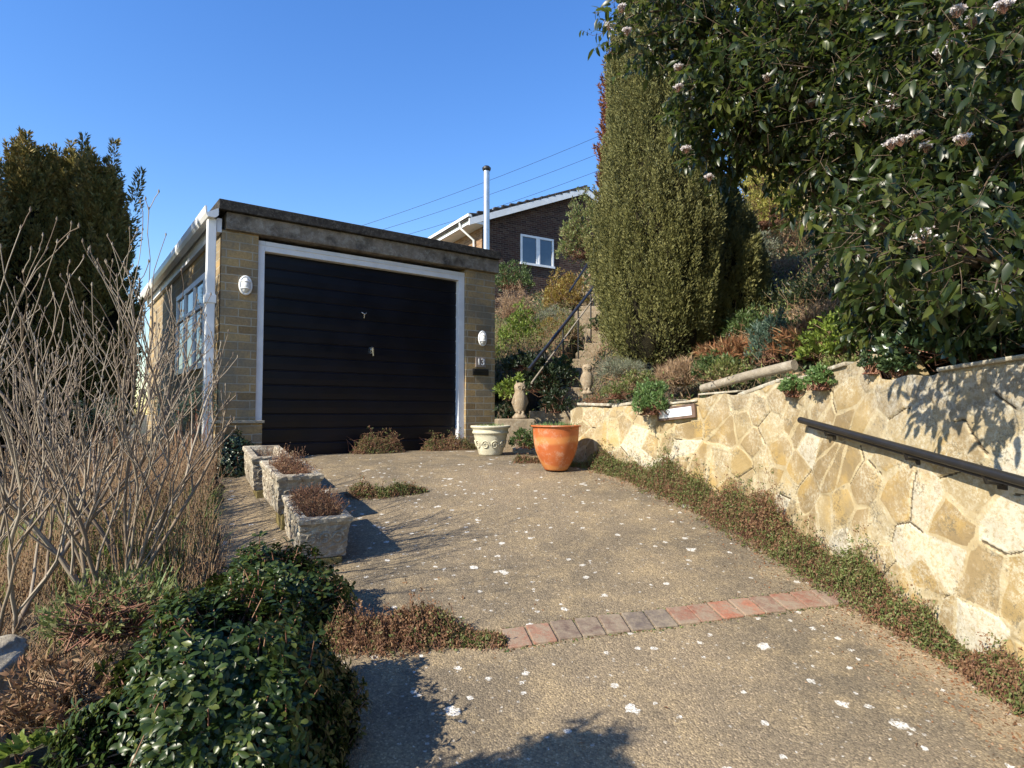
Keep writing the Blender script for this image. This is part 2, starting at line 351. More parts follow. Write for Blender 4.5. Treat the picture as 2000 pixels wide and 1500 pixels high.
def mat_door():
    m, t, b = newmat('navy_black_door'); v = coords(t)
    t.links.new(ramp(t, noise(t, v, 3, 5), [(.3, (.004, .004, .006)), (.7, (.006, .006, .011))]), b.inputs['Base Color'])
    t.links.new(ramp(t, noise(t, v, 4, 5), [(.3, .3), (.7, .48)]), b.inputs['Roughness']); b.inputs['Specular IOR Level'].default_value = .28; return m
M['door'] = mat_door()
def mat_drive():
    m, t, b = newmat('exposed_aggregate_concrete'); v = coords(t)
    big = noise(t, v, 1.1, 6, .65); mid = noise(t, v, 5, 6, .7)
    c = mixc(t, ramp(t, big, [(.36, 0), (.62, 1)]), (.235, .19, .13), (.145, .122, .088))
    c = mixc(t, ramp(t, mid, [(.45, 0), (.65, .7)]), c, (.31, .245, .15))
    # stones of the aggregate: small cells of their own colour
    vo = nd(t, 'TexVoronoi'); vo.inputs['Scale'].default_value = 150; t.links.new(v, vo.inputs['Vector'])
    sep = nd(t, 'SeparateColor'); t.links.new(vo.outputs['Color'], sep.inputs[0])
    ag = ramp(t, sep.outputs[0], [(0, (.55, .52, .5)), (.3, (.86, .82, .76)), (.7, (1.05, 1.0, .95)), (.9, (1.35, 1.28, 1.12)), (1, (1.8, 1.7, 1.6))])
    c = mixc(t, .8, c, ag, 'MULTIPLY')
    c = mixc(t, ramp(t, noise(t, v, 2.3, 7, .8, 1.2), [(.54, 0), (.68, .55)]), c, (.085, .07, .05))
    c = mixc(t, math_(t, 'MULTIPLY', ramp(t, vo.outputs['Distance'], [(.55, 0), (.9, 1)]), .5), c, (.07, .055, .04))
    c = mixc(t, math_(t, 'MULTIPLY', ramp(t, math_(t, 'ADD', attr(t, 'edge'), math_(t, 'MULTIPLY', noise(t, v, 6, 6, .75), .9)), [(.62, 0), (.95, 1)]), .8), c, ramp(t, noise(t, v, 35, 6, .8), [(.35, (.20, .14, .08)), (.65, (.40, .31, .19))]))
    # lichen rosettes
    for sc_, th, am in ((2.9, .11, 1), (6.5, .13, .95), (15, .17, .85), (34, .17, .4)):
        wv = nd(t, 'VectorMath', operation='ADD'); nz = nd(t, 'TexNoise'); nz.inputs['Scale'].default_value = sc_*4.5; nz.inputs['Detail'].default_value = 5
        s = nd(t, 'VectorMath', operation='SCALE'); s.inputs['Scale'].default_value = .42/sc_
        t.links.new(v, nz.inputs['Vector']); t.links.new(nz.outputs['Color'], s.inputs[0]); t.links.new(v, wv.inputs[0]); t.links.new(s.outputs[0], wv.inputs[1])
        vl = nd(t, 'TexVoronoi'); vl.inputs['Scale'].default_value = sc_; t.links.new(wv.outputs[0], vl.inputs['Vector'])
        s2 = nd(t, 'SeparateColor'); t.links.new(vl.outputs['Color'], s2.inputs[0])
        rad = math_(t, 'MULTIPLY', math_(t, 'MAXIMUM', math_(t, 'SUBTRACT', s2.outputs[0], .35), 0), th*2.4)
        msk = ramp(t, math_(t, 'SUBTRACT', rad, vl.outputs['Distance']), [(0, 0), (.02, 1)])
        spk = ramp(t, noise(t, v, 120, 3, .7), [(.38, .15), (.55, 1)])
        c = mixc(t, math_(t, 'MULTIPLY', math_(t, 'MULTIPLY', msk, spk), am), c, (.66, .64, .58))
    t.links.new(c, b.inputs['Base Color']); b.inputs['Roughness'].default_value = .92; b.inputs['Specular IOR Level'].default_value = .25
    h = math_(t, 'ADD', math_(t, 'MULTIPLY', vo.outputs['Distance'], -.6), math_(t, 'MULTIPLY', noise(t, v, 30, 5), .8)); bump(t, b, h, .8, .006); return m
M['drive'] = mat_drive()
def mat_ground():
    m, t, b = newmat('garden_soil'); v = coords(t)
    c = ramp(t, noise(t, v, 3, 8, .75), [(.3, (.05, .038, .025)), (.5, (.11, .085, .055)), (.7, (.17, .13, .085))])
    c = mixc(t, ramp(t, noise(t, v, 1.2, 4), [(.45, 0), (.6, .7)]), c, (.06, .075, .03))
    g = noise(t, v, 60, 5, .8); c = mixc(t, .7, c, ramp(t, g, [(.3, .4), (.7, 1.6)]), 'MULTIPLY')
    t.links.new(c, b.inputs['Base Color']); b.inputs['Roughness'].default_value = .95; bump(t, b, math_(t, 'ADD', g, noise(t, v, 14, 6)), 1, .03); return m
M['ground'] = mat_ground()
def mat_paver():
    m, t, b = newmat('clay_paver'); v = coords(t)
    c = ramp(t, attr(t, 'rnd'), [(.1, (.13, .085, .065)), (.35, (.26, .10, .06)), (.55, (.34, .125, .07)), (.75, (.2, .095, .065)), (.95, (.12, .095, .08))])
    c = mixc(t, .7, c, ramp(t, noise(t, v, 40, 6, .8), [(.3, .5), (.7, 1.3)]), 'MULTIPLY')
    c = mixc(t, ramp(t, noise(t, v, 9, 6, .8), [(.38, 0), (.58, .85)]), c, (.25, .20, .14))
    t.links.new(c, b.inputs['Base Color']); b.inputs['Roughness'].default_value = .9; bump(t, b, noise(t, v, 60, 5), .6, .006); return m
M['paver'] = mat_paver()
def mat_wall():
    m, t, b = newmat('crazy_stone_wall'); v = coords(t); r = attr(t, 'rnd'); mo = attr(t, 'mortar')
    c = ramp(t, r, [(.0, (.26, .19, .095)), (.2, (.31, .23, .12)), (.4, (.24, .175, .09)), (.55, (.34, .265, .145)), (.7, (.28, .205, .105)), (.85, (.37, .30, .18)), (1, (.33, .235, .10))])
    n1 = noise(t, v, 7, 7, .7); c = mixc(t, .5, c, ramp(t, n1, [(.3, (.72, .68, .6)), (.7, (1.2, 1.2, 1.2))]), 'MULTIPLY')
    c = mixc(t, math_(t, 'MULTIPLY', ramp(t, noise(t, v, 2.7, 4, .6), [(.52, 0), (.62, 1)]), .45), c, (.50, .33, .10))
    # mortar, cream and rough
    mc = ramp(t, noise(t, v, 16, 6, .7), [(.3, (.33, .25, .13)), (.7, (.46, .38, .23))])
    c = mixc(t, ramp(t, mo, [(.3, 0), (.6, 1)]), c, mc)
    # lichen: whole stones and scattered speckle
    li = attr(t, 'lichen'); sp = noise(t, v, 42, 5, .85)
    lm = math_(t, 'MULTIPLY', ramp(t, math_(t, 'ADD', li, math_(t, 'MULTIPLY', noise(t, v, 9, 5, .7), .7)), [(.62, 0), (.95, 1)]), ramp(t, sp, [(.40, .2), (.52, 1)]))
    c = mixc(t, math_(t, 'MULTIPLY', lm, .7), c, (.54, .51, .42))
    cr = math_(t, 'MULTIPLY', ramp(t, noise(t, v, 3.5, 6, .75), [(.46, 0), (.60, 1)]), ramp(t, noise(t, v, 55, 5, .85), [(.45, 0), (.58, 1)])); c = mixc(t, math_(t, 'MULTIPLY', cr, .6), c, (.58, .54, .42))
    gs = ramp(t, math_(t, 'MULTIPLY', noise(t, v, 75, 3, .8), noise(t, v, 5, 3)), [(.30, 0), (.36, .7)]); c = mixc(t, gs, c, (.14, .12, .08))
    gr = math_(t, 'MULTIPLY', attr(t, 'grime_shade'), ramp(t, noise(t, v, 11, 7, .8), [(.38, .25), (.6, 1)])); c = mixc(t, math_(t, 'MULTIPLY', gr, .6), c, mixc(t, ramp(t, noise(t, v, 30, 4, .8), [(.45, 0), (.55, 1)]), (.17, .155, .13), (.36, .35, .31)))  # grey lichen and painted leaf shade, mixed into one tone
    ds = ramp(t, attr(t, 'crack'), [(.4, 0), (.8, .9)]); c = mixc(t, ds, c, (.07, .05, .03))
    t.links.new(c, b.inputs['Base Color']); b.inputs['Roughness'].default_value = .93; b.inputs['Specular IOR Level'].default_value = .2
    bump(t, b, math_(t, 'ADD', noise(t, v, 28, 8, .75), math_(t, 'MULTIPLY', sp, .4)), .7, .008); return m
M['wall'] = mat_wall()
def mat_pot():
    m, t, b = newmat('terracotta'); v = coords(t)
    c = ramp(t, noise(t, v, 5, 6, .7), [(.3, (.36, .085, .022)), (.7, (.48, .135, .035))])
    w = nd(t, 'TexWave', wave_type='RINGS'); w.inputs['Scale'].default_value = 1.3; w.inputs['Distortion'].default_value = 4; w.inputs['Detail'].default_value = 1
    mp = nd(t, 'Mapping'); mp.inputs['Location'].default_value = (.14, .17, -.12); t.links.new(v, mp.inputs[0]); t.links.new(mp.outputs[0], w.inputs['Vector'])
    c = mixc(t, ramp(t, w.outputs['Fac'], [(.75, 0), (.95, .55)]), c, (.56, .25, .07))
    c = mixc(t, ramp(t, noise(t, v, 11, 6, .8), [(.52, 0), (.68, .6)]), c, (.55, .40, .29))
    t.links.new(c, b.inputs['Base Color']); b.inputs['Roughness'].default_value = .55; bump(t, b, noise(t, v, 30, 4), .15, .003); return m
M['pot'] = mat_pot()

# ------------------------------------------------------------------ ground
xs = np.unique(np.concatenate([np.linspace(-60, -9, 22), np.arange(-9, 9, .085), np.linspace(9, 60, 22)]))
ys = np.unique(np.concatenate([np.linspace(-20, -3, 10), np.arange(-3, 14, .085), np.linspace(14, 130, 50)]))
X, Y = np.meshgrid(xs, ys); Z = terrain(X, Y)-.012
Z += rng.normal(size=Z.shape)*.004
V = np.stack([X, Y, Z], -1).reshape(-1, 3); nx = len(xs); ny = len(ys)
i = (np.arange(ny-1)[:, None]*nx+np.arange(nx-1)[None]).ravel(); Fq = np.stack([i, i+1, i+nx+1, i+nx], 1)
tag(mesh_np('ground', V, Fq, M['ground'], smooth=True), kind='structure')

# garage frame: local x along the front, local y into the building, z up from the garage floor
GO = Vector((-2.41, 6.0, -.44)); GA = math.atan2(.598, .801)
d1 = Vector((math.cos(GA), math.sin(GA), 0)); d2 = Vector((-math.sin(GA), math.cos(GA), 0))
def gpt(x, y, z=0): return GO+d1*x+d2*y+Vector((0, 0, z))
# driveway sheet
LY = [-3, 1.5, 2.6, 3.2, 3.8, 4.6, 5.4, 6.2]; LX = [-.9, -.95, -1.15, -1.42, -1.80, -2.15, -2.5, -2.7]
nu, nv = 90, 190; U, Vv = np.meshgrid(np.linspace(0, 1, nu), np.linspace(0, 1, nv)); yy = -3+9*Vv
for _ in range(6):
    R_ = np.where(yy < 5.9, wallx(yy)-.0, .50); x_ = np.interp(yy, LY, LX)*(1-U)+R_*U
    yf = np.clip(6.0+(x_+2.41)*.598/.801+.03, 0, 7.9); yy = -3+(yf+3)*Vv
x_ = x_+(.03*np.sin(yy*7)+.02*np.sin(yy*17))*(U < .02)
zz = base(x_, yy)+.006
V = np.stack([x_, yy, zz], -1).reshape(-1, 3); i = (np.arange(nv-1)[:, None]*nu+np.arange(nu-1)[None]).ravel()
ed_ = np.clip(1-(R_-x_)/.42, 0, 1); ed_ = np.maximum(ed_, np.clip(1-(x_-np.interp(yy, LY, LX))/.35, 0, 1))
tag(mesh_np('driveway', V, np.stack([i, i+1, i+nu+1, i+nu], 1), M['drive'], smooth=True, attrs={'edge': ed_.ravel()}), kind='structure')
# brick strip across the drive
def bez(pts, n):
    P = np.array([[p.x, p.y] for p in pts]); s = np.concatenate([[0], np.cumsum(np.linalg.norm(np.diff(P, axis=0), axis=1))])
    q = np.linspace(0, s[-1], n); return np.stack([np.interp(q, s, P[:, 0]), np.interp(q, s, P[:, 1])], 1), s[-1]
cl = [ground(*p) for p in ((985, 1255), (1120, 1233), (1300, 1211), (1450, 1191), (1560, 1177), (1680, 1165))]
pp, Ls = bez(cl, 400); nb = int(Ls/.108); mb = MB()
for k in range(nb):
    j = int((k+.5)/nb*399); c = pp[j]; tg = nrm(pp[min(j+8, 399)]-pp[max(j-8, 0)]); tg = np.array([math.cos(math.atan2(tg[1], tg[0])-.06+random.uniform(-.02, .02)), 0]); tg[1] = math.sqrt(1-tg[0]**2)
    nn = np.array([-tg[1], tg[0]]); z = float(base(c[0], c[1])); w = Ls/nb-.010; dz = .165
    mb.obox((c[0], c[1], z-.012+random.uniform(0, .003)), (tg[0]*w, tg[1]*w, dz*tg[1]*w), (nn[0]*.15, nn[1]*.15, dz*nn[1]*.15), (0, 0, .05), random.random())
tag(mb.build('brick_strip', M['paver'], bevel=.004), kind='structure')

# ------------------------------------------------------------------ garage
G = empty('garage', GO, GA, 'flat roofed brick garage with a black up-and-over door', 'garage')
WT = 2.16; XL = -.40; XR = 2.745; DEP = 5.2; FR = -.068; FL = 2.318
mb = MB(); mb.box(XL, FR, 0, .22, -.35, WT).box(FL, XR, 0, .22, -.35, WT)
mb.box(XL, XL+.22, .222, DEP, -.6, WT); mb.box(XR-.22, XR, .222, DEP, -.3, WT); mb.box(XL+.222, XR-.222, DEP-.22, DEP, -.3, WT)
mb.build('wall', M['brick'], G, .004)
mb = MB(); mb.box(XL+.03, XR+.03, -.045, .2, WT+.001, WT+.165); mb.build('lintel', M['concrete'], G, .008)
mb = MB(); mb.box(XL-.0, XR+.0, .22, DEP-.05, WT+.002, WT+.20); mb.build('roof_deck', M['concrete'], G)
mb = MB(); mb.box(XL-.045, XR+.03, -.085, DEP+.05, WT+.168, WT+.265); mb.build('roof', M['felt'], G, .006)
# door frame
mb = MB(); mb.box(FR+.002, 0, .03, .13, -.02, 2.12).box(2.235, FL-.002, .03, .13, -.02, 2.12)
mb.box(.001, 2.234, .03, .13, 2.02, 2.12)
mb.box(FR+.002, FL-.002, .022, .029, 2.075, 2.083)
mb.build('door_frame', M['white'], G, .004)
# ribbed door
prof = [(0.0, .09)]; nrib = 14; hh = 2.03/nrib
for k in range(nrib):
    z0 = k*hh; prof += [(z0+.003, .099), (z0+.009, .099), (z0+.016, .092), (z0+hh*.5, .090), (z0+hh-.005, .092)]
prof.append((2.03, .102)); vs = []; fs = []
for z, y in prof: vs += [(.0, y, z-.02), (2.236, y, z-.02)]
for k in range(len(prof)-1): fs.append((2*k, 2*k+1, 2*k+3, 2*k+2))
mb = MB().add(vs, fs); D = mb.build('garage_door', M['door'], G)
mb = MB(); mb.box(1.13, 1.165, .062, .09, 1.08, 1.15); mb.tube([(1.147, .07, 1.12), (1.147, .03, 1.12)], .012, 10); mb.tube([(1.14, .03, 1.135), (1.15, .03, 1.05)], [.014, .009], 8)
mb.build('handle', M['chrome'], D)
mb = MB(); mb.tube([(1.03, .075, 1.52), (1.055, .06, 1.5), (1.085, .075, 1.52)], .006, 6); mb.tube([(1.055, .06, 1.5), (1.055, .07, 1.46)], .005, 6); mb.build('emblem', M['chrome'], D)
# plinth at left pier
mb = MB(); mb.box(XL-.04, -.03, -.10, -.002, -.4, .335); mb.build('plinth', M['brick'], G, .004)
mb = MB(); mb.box(XL-.055, -.015, -.125, -.003, .336, .362); mb.build('plinth_cap', M['palestone'], G, .004)
mb = MB(); mb.box(FR+.004, -.002, .01, .028, -.1, .33); mb.build('trim', M['white'], G)
# lamps
for lx, lz in ((-.185, 1.65), (2.545, 1.335)):
    mb = MB(); ring = []
    for k in range(25):
        a = 2*math.pi*k/24; ring.append((lx+.052*math.cos(a), -.02, lz+.085*math.sin(a)))
    mb.tube(ring, .012, 8, cap=False)
    mb.add([(lx+.05*math.cos(2*math.pi*k/24), -.012, lz+.083*math.sin(2*math.pi*k/24)) for k in range(24)], [tuple(range(24))])
    for q in (-.4, .4): mb.tube([(lx-.05*math.cos(q), -.03, lz+.085*math.sin(q)), (lx, -.075, lz+.085*math.sin(q)), (lx+.05*math.cos(q), -.03, lz+.085*math.sin(q))], .005, 6)
    lb = mb.build('wall_lamp', M['upvc'], G)
    vs = []; fs = []
    for a_ in range(7):
        e = a_/6*math.pi/2
        for k in range(20):
            a = 2*math.pi*k/20; vs.append((lx+.045*math.cos(e)*math.cos(a), -.015-.052*math.sin(e), lz+.078*math.cos(e)*math.sin(a)))
    for a_ in range(6):
        for k in range(20): fs.append((a_*20+k, a_*20+(k+1) % 20, a_*20+20+(k+1) % 20, a_*20+20+k))
    MB().add(vs, fs, True).build('lamp_glass', M['lampglass'], lb)
# number 13 and letter slot
def text(s, size, loc, rot, mat, parent, name, ext=.004):
    c = bpy.data.curves.new(name, 'FONT'); c.body = s; c.size = size; c.extrude = ext; c.align_x = 'CENTER'; c.align_y = 'CENTER'
    o = bpy.data.objects.new(name, c); COL.objects.link(o); dg = bpy.context.evaluated_depsgraph_get(); dg.update()
    me = bpy.data.meshes.new_from_object(o.evaluated_get(dg)); bpy.data.objects.remove(o)
    me.materials.clear(); me.materials.append(mat)
    o = bpy.data.objects.new(name, me); COL.objects.link(o); o.parent = parent; o.location = loc; o.rotation_euler = rot; return o
nbp = MB().box(2.455, 2.60, -.012, -.001, .985, 1.105).build('number_plate', plain('grey_tile', (.30, .25, .22), None, 20, .5), G, .003)
text('13', .115, (2.527, -.016, 1.045), (math.pi/2, 0, 0), M['white'], nbp, 'house_number', .003)
mb = MB(); mb.box(2.41, 2.64, -.016, -.001, .885, .965); mb.box(2.42, 2.63, -.026, -.017, .93, .957); mb.build('letter_slot', M['black'], G, .002)
# side: window, gutter, downpipe
w0, w1, z0, z1 = .62, 2.35, .95, 1.80
mb = MB()
for (a, b_) in ((w0, w0+.07), (w0+.55, w0+.62), (w1-.07, w1), (w0+1.12, w0+1.19)): mb.box(XL-.03, XL-.001, a, b_, z0, z1)
for (a, b_) in ((z0-.06, z0), (z1, z1+.06), (z1-.28, z1-.24)): mb.box(XL-.032, XL-.001, w0, w1, a, b_)
wf = mb.build('window', M['white'], G, .003)
MB().box(XL-.012, XL-.001, w0+.07, w1-.07, z0+.001, z1-.001).build('pane', M['glass'], wf)
def gutterprof(o, p0, p1, up, out, r=.055, mat=None, parent=None, name='gutter', h=.07):
    p0, p1, up, out = map(Vector, (p0, p1, up, out)); pr = [(0, .01), (0, -h*.7), (.03, -h), (.09, -h), (.11, -h*.6), (.115, .012), (.1, .012), (.095, -h*.55)]
    mb = MB(); vs = []; n = len(pr)
    for P in (p0, p1):
        for a, b_ in pr: vs.append(P+out*a+up*b_)
    fs = [(k, k+1, n+k+1, n+k) for k in range(n-1)]+[tuple(range(n)), tuple(range(n, 2*n))[::-1]]
    mb.add(vs, fs); return mb.build(name, mat, parent)
gutterprof(None, (XL-.046, -.075, WT+.165), (XL-.046, DEP+.1, WT+.13), (0, 0, 1), (-1, 0, 0), mat=M['upvc'], parent=G, h=.085)
mb = MB(); mb.box(XL-.045, XL-.002, .0, DEP, WT-.03, WT+.10); mb.build('fascia_board', M['white'], G)
mb = MB(); mb.box(XL-.125, XL-.05, -.02, .055, -.35, WT+.085); mb.box(XL-.135, XL-.04, -.03, .065, 1.45, 1.53); mb.build('downpipe', M['upvc'], G, .006)

# ------------------------------------------------------------------ stone retaining wall
yw = np.interp(np.linspace(0, 1, 400), np.linspace(0, 1, 400), np.linspace(.9, 5.9, 400)); xw = wallx(yw)
# smooth the plan a little
ker = np.ones(31)/31; xp = np.pad(xw, 15, 'edge'); xp[:15] = wallx(np.linspace(.9-15*.0119, .9, 15)); xw = np.convolve(xp, ker, 'valid')
s = np.concatenate([[0], np.cumsum(np.hypot(np.diff(xw), np.diff(yw)))]); LW = s[-1]
ds = .0075; ns = int(LW/ds); sq = np.linspace(0, LW, ns); Xw = np.interp(sq, s, xw); Yw = np.interp(sq, s, yw)
nz_ = 215; vv = np.linspace(0, 1, nz_)
zb = base(Xw, Yw)-.05; zt = walltop(Yw)+.012*np.sin(sq*9)+.010*np.sin(sq*23+1)
Sg, Vg = np.meshgrid(sq, vv); Zg = zb[None]+(zt-zb)[None]*Vg
tx = np.gradient(Xw); ty = np.gradient(Yw); tl = np.hypot(tx, ty); NX = -ty/tl; NY = tx/tl
def voro(A, B, seeds, wts):
    out = []
    for a, b_ in zip(np.array_split(A.ravel(), 60), np.array_split(B.ravel(), 60)):
        d = np.hypot((a[:, None]-seeds[None, :, 0])*wts[:, 0], (b_[:, None]-seeds[None, :, 1])*wts[:, 1])
        ix = np.argpartition(d, 2, axis=1)[:, :2]; dd = np.take_along_axis(d, ix, 1); o_ = np.argsort(dd, 1)
        ix = np.take_along_axis(ix, o_, 1); dd = np.take_along_axis(dd, o_, 1)
        sep = np.hypot(seeds[ix[:, 0], 0]-seeds[ix[:, 1], 0], seeds[ix[:, 0], 1]-seeds[ix[:, 1], 1])
        out.append(np.stack([ix[:, 0], (dd[:, 1]**2-dd[:, 0]**2)/(2*sep+1e-6), ix[:, 1]], 1))
    return np.concatenate(out)
wr = np.random.default_rng(5); sd = []
k = 0
while k < 16000 and len(sd) < 420:
    k += 1; c = (wr.uniform(-.2, LW+.2), wr.uniform(-1.6, .5)); mn = .075+.13*wr.random()**1.2
    if all((c[0]-q[0])**2+(c[1]-q[1])**2 > mn**2 for q in sd): sd.append(c)
sd = np.array(sd); wts = np.ones((len(sd), 2))
# slanted cells: shear the sampling space
A_ = Sg+.32*Zg+.03*np.sin(Zg*5+Sg*3); B_ = Zg*.92+.02*np.sin(Sg*5)
r_ = voro(A_, B_, sd+np.array([0, 0]), wts); cid = r_[:, 0].astype(int).reshape(Sg.shape); ed = r_[:, 1].reshape(Sg.shape); nb2 = r_[:, 2].astype(int).reshape(Sg.shape)
crnd = wr.random(len(sd)); tilt = wr.normal(size=(len(sd), 2))*.012; lic = (wr.random(len(sd)) > .88)*.9+wr.random(len(sd))*.22; off = wr.normal(size=len(sd))*.0025
mwid = .0055+.013*np.abs(np.sin(Sg*4.1+Zg*3.3)*np.sin(Sg*1.7-Zg*5))+.006*np.sin(Sg*31)*np.sin(Zg*37)
mort = 1-np.clip((ed-mwid*.6)/(mwid*.8+.002), 0, 1)
pr = (cid*7919+nb2*104729) % 97; pr2 = (np.minimum(cid, nb2)*31+np.maximum(cid, nb2)*17) % 10
crack = ((ed < .0045) & (pr2 < 2) & (np.sin(Sg*13+Zg*9) > -.3))*1.0
# long lines of damp / run lichen
lich = lic[cid]*.62+.25*np.clip(np.sin(Sg*2.3+.6)*np.sin(Zg*1.5+Sg), 0, 1)+.28*ss(2.0, .3, Sg)*(Zg > -.6)
disp = off[cid]+(A_-sd[cid, 0])*tilt[cid, 0]+(B_-sd[cid, 1])*tilt[cid, 1]
disp = disp*(1-mort)-.0015*mort-.008*crack+.004*np.sin(Sg*19)*np.sin(Zg*23)+.02*np.sin(Sg*2.2)*np.sin(Zg*2.7)
Px = Xw[None]+NX[None]*disp; Py = Yw[None]+NY[None]*disp
V = np.stack([Px, Py, Zg], -1).reshape(-1, 3); i = (np.arange(nz_-1)[:, None]*ns+np.arange(ns-1)[None]).ravel()
Fq = np.stack([i, i+ns, i+ns+1, i+1], 1)
WALL = empty('stone_wall', (1.7, 3.5, -.9), 0, 'curved crazy-paved golden stone retaining wall along the right of the driveway', 'wall')
WALL.location = (0, 0, 0)
mesh_np('stone_face', V, Fq, M['wall'], WALL, smooth=True, rnd=crnd[cid].ravel(), attrs={'mortar': mort.ravel(), 'lichen': lich.ravel(), 'crack': crack.ravel(), 'grime_shade': (ss(-.22, .10, Zg)*ss(3.25, 2.9, Yw[None]+0*Zg)+.35*ss(-.1, .05, Zg)).ravel()})  # last mask: grey lichen, with overhanging leaf shade painted at upper right
# body and top, a ragged row of capping stones
mb = MB(); n = 60; q = np.linspace(0, ns-1, n).astype(int)
vs = []; fs = []
for j in q:
    x, y, zt_, zb_ = Xw[j], Yw[j], zt[j]-.004, zb[j]; bx, by = x-NX[j]*.24, y-NY[j]*.24
    vs += [(x-NX[j]*.03, y-NY[j]*.03, zt_), (bx, by, zt_), (bx, by, zb_)]
for k in range(n-1):
    a = 3*k; fs += [(a, a+3, a+4, a+1), (a+1, a+4, a+5, a+2)]
fs.append((3*n-3, 3*n-2, 3*n-1))
mb.add(vs, fs); j = q[-1]
mb.add([(Xw[j], Yw[j], zb[j]), (Xw[j]-NX[j]*.24, Yw[j]-NY[j]*.24, zb[j]), (Xw[j]-NX[j]*.24, Yw[j]-NY[j]*.24, zt[j]), (Xw[j], Yw[j], zt[j])], [(0, 1, 2, 3)])
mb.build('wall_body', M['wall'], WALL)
mb = MB(); a = 0
rr = random.Random(3)
while a < ns-40:
    ln = rr.randint(22, 60); e = min(a+ln, ns-1); j = (a+e)//2; y = Yw[j]
    if not (2.85 < y < 3.25):
        tv_ = Vector((Xw[e]-Xw[a], Yw[e]-Yw[a], zt[e]-zt[a])); L_ = tv_.length-.006; tv_.normalize(); nn = Vector((NX[j], NY[j], 0))
        th = rr.uniform(.012, .026); wd = rr.uniform(.18, .24)
        c = Vector((Xw[j], Yw[j], zt[j]))-nn*(wd/2-rr.uniform(.0, .03))+Vector((0, 0, th/2-.004))
        mb.obox(c, tv_*L_, nn*wd, Vector((rr.uniform(-.1, .1)*th, 0, th)))
    a = e
mb.build('capping_stones', M['palestone'], WALL, .01)

# handrail on the wall
def wallpt(y, z, o): x = float(np.interp(y, Yw, Xw)); j = int(np.argmin(abs(Yw-y))); return Vector((x+NX[j]*o, y+NY[j]*o, z))
HR = empty('wall_handrail', wallpt(3.0, -.2, 0), 0, 'black painted tubular handrail bolted along the stone wall', 'handrail'); HR.location = (0, 0, 0)
y0, y1 = 3.62, 1.2; pts = [wallpt(y0+(y1-y0)*k/12, -.045-(.205*(y0-(y0+(y1-y0)*k/12))), .06) for k in range(13)]
# straight rail
p0, p1 = wallpt(3.60, -.045, .055), wallpt(2.29, -.235, .075); dr = (p1-p0); pts = [p0+dr*t for t in (0, .5, 1, 1.6)]
mb = MB().tube(pts, .0185, 14); rl = mb.build('rail', M['black'], HR)
fl = MB(); fl.obox((pts[0]+pts[3])/2+Vector((.012, 0, -.024)), (pts[3]-pts[0])*.93, (.02, 0, 0), (0, 0, .014)); fl.build('flat_bar', M['black'], HR)
for t in (.17, .62, .93):
    p = p0+dr*t; w = wallpt(p.y, p.z-.05, .0); mb = MB()
    mb.tube([p+Vector((0, 0, -.01)), p+Vector((.01, 0, -.045)), w], .008, 8); mb.obox(w, (.012, 0, 0), (0, .04, 0), (0, 0, .045)); mb.build('bracket', M['black'], HR)
# name plate
np_ = wallpt(4.86, 0, .0); pc = at(1306, 807, np_.y); wy = 4.82
c = wallpt(wy, at(1306, 806, wy).z, .022); j = int(np.argmin(abs(Yw-wy))); tx_ = Vector((tx[j]/tl[j], ty[j]/tl[j], 0))*-1; nn = Vector((NX[j], NY[j], 0)); tz = (tx_*1+Vector((0, 0, .09))).normalized(); up = tz.cross(nn)*-1
if up.z < 0: up = -up
NP = MB().obox(c, tz*.40, nn*.02, up*.105).build('name_plate', plain('dark_timber', (.16, .10, .07), (.09, .06, .045), 20, .7), None, .003)
tag(NP, 'small framed white name plate on the stone wall under trailing leaves', 'sign')
MB().obox(c+nn*.0125, tz*.345, nn*.004, up*.066).build('plate_face', M['white'], NP)
grey = plain('faded_print', (.55, .56, .6), None, 9, .6, 0); mb = MB()
for k in range(9): mb.obox(c+nn*.0155+tz*(-.02+.016*k)*1.0, tz*.004, nn*.0006, up*(.018 if k % 3 else .028))
mb.build('faded_print', grey, NP)
# timber pole lying on top of the wall
a_, b_ = at(1372, 768, 4.62), at(1552, 719, 3.9)
a_.z += .035; b_.z += .02; LG = MB().tube([a_, a_*.5+b_*.5+Vector((0, 0, .008)), b_], [.03, .032, .034], 12).build('timber_pole', M['log']); tag(LG, 'weathered grey round timber pole lying along the top of the stone wall', 'pole')

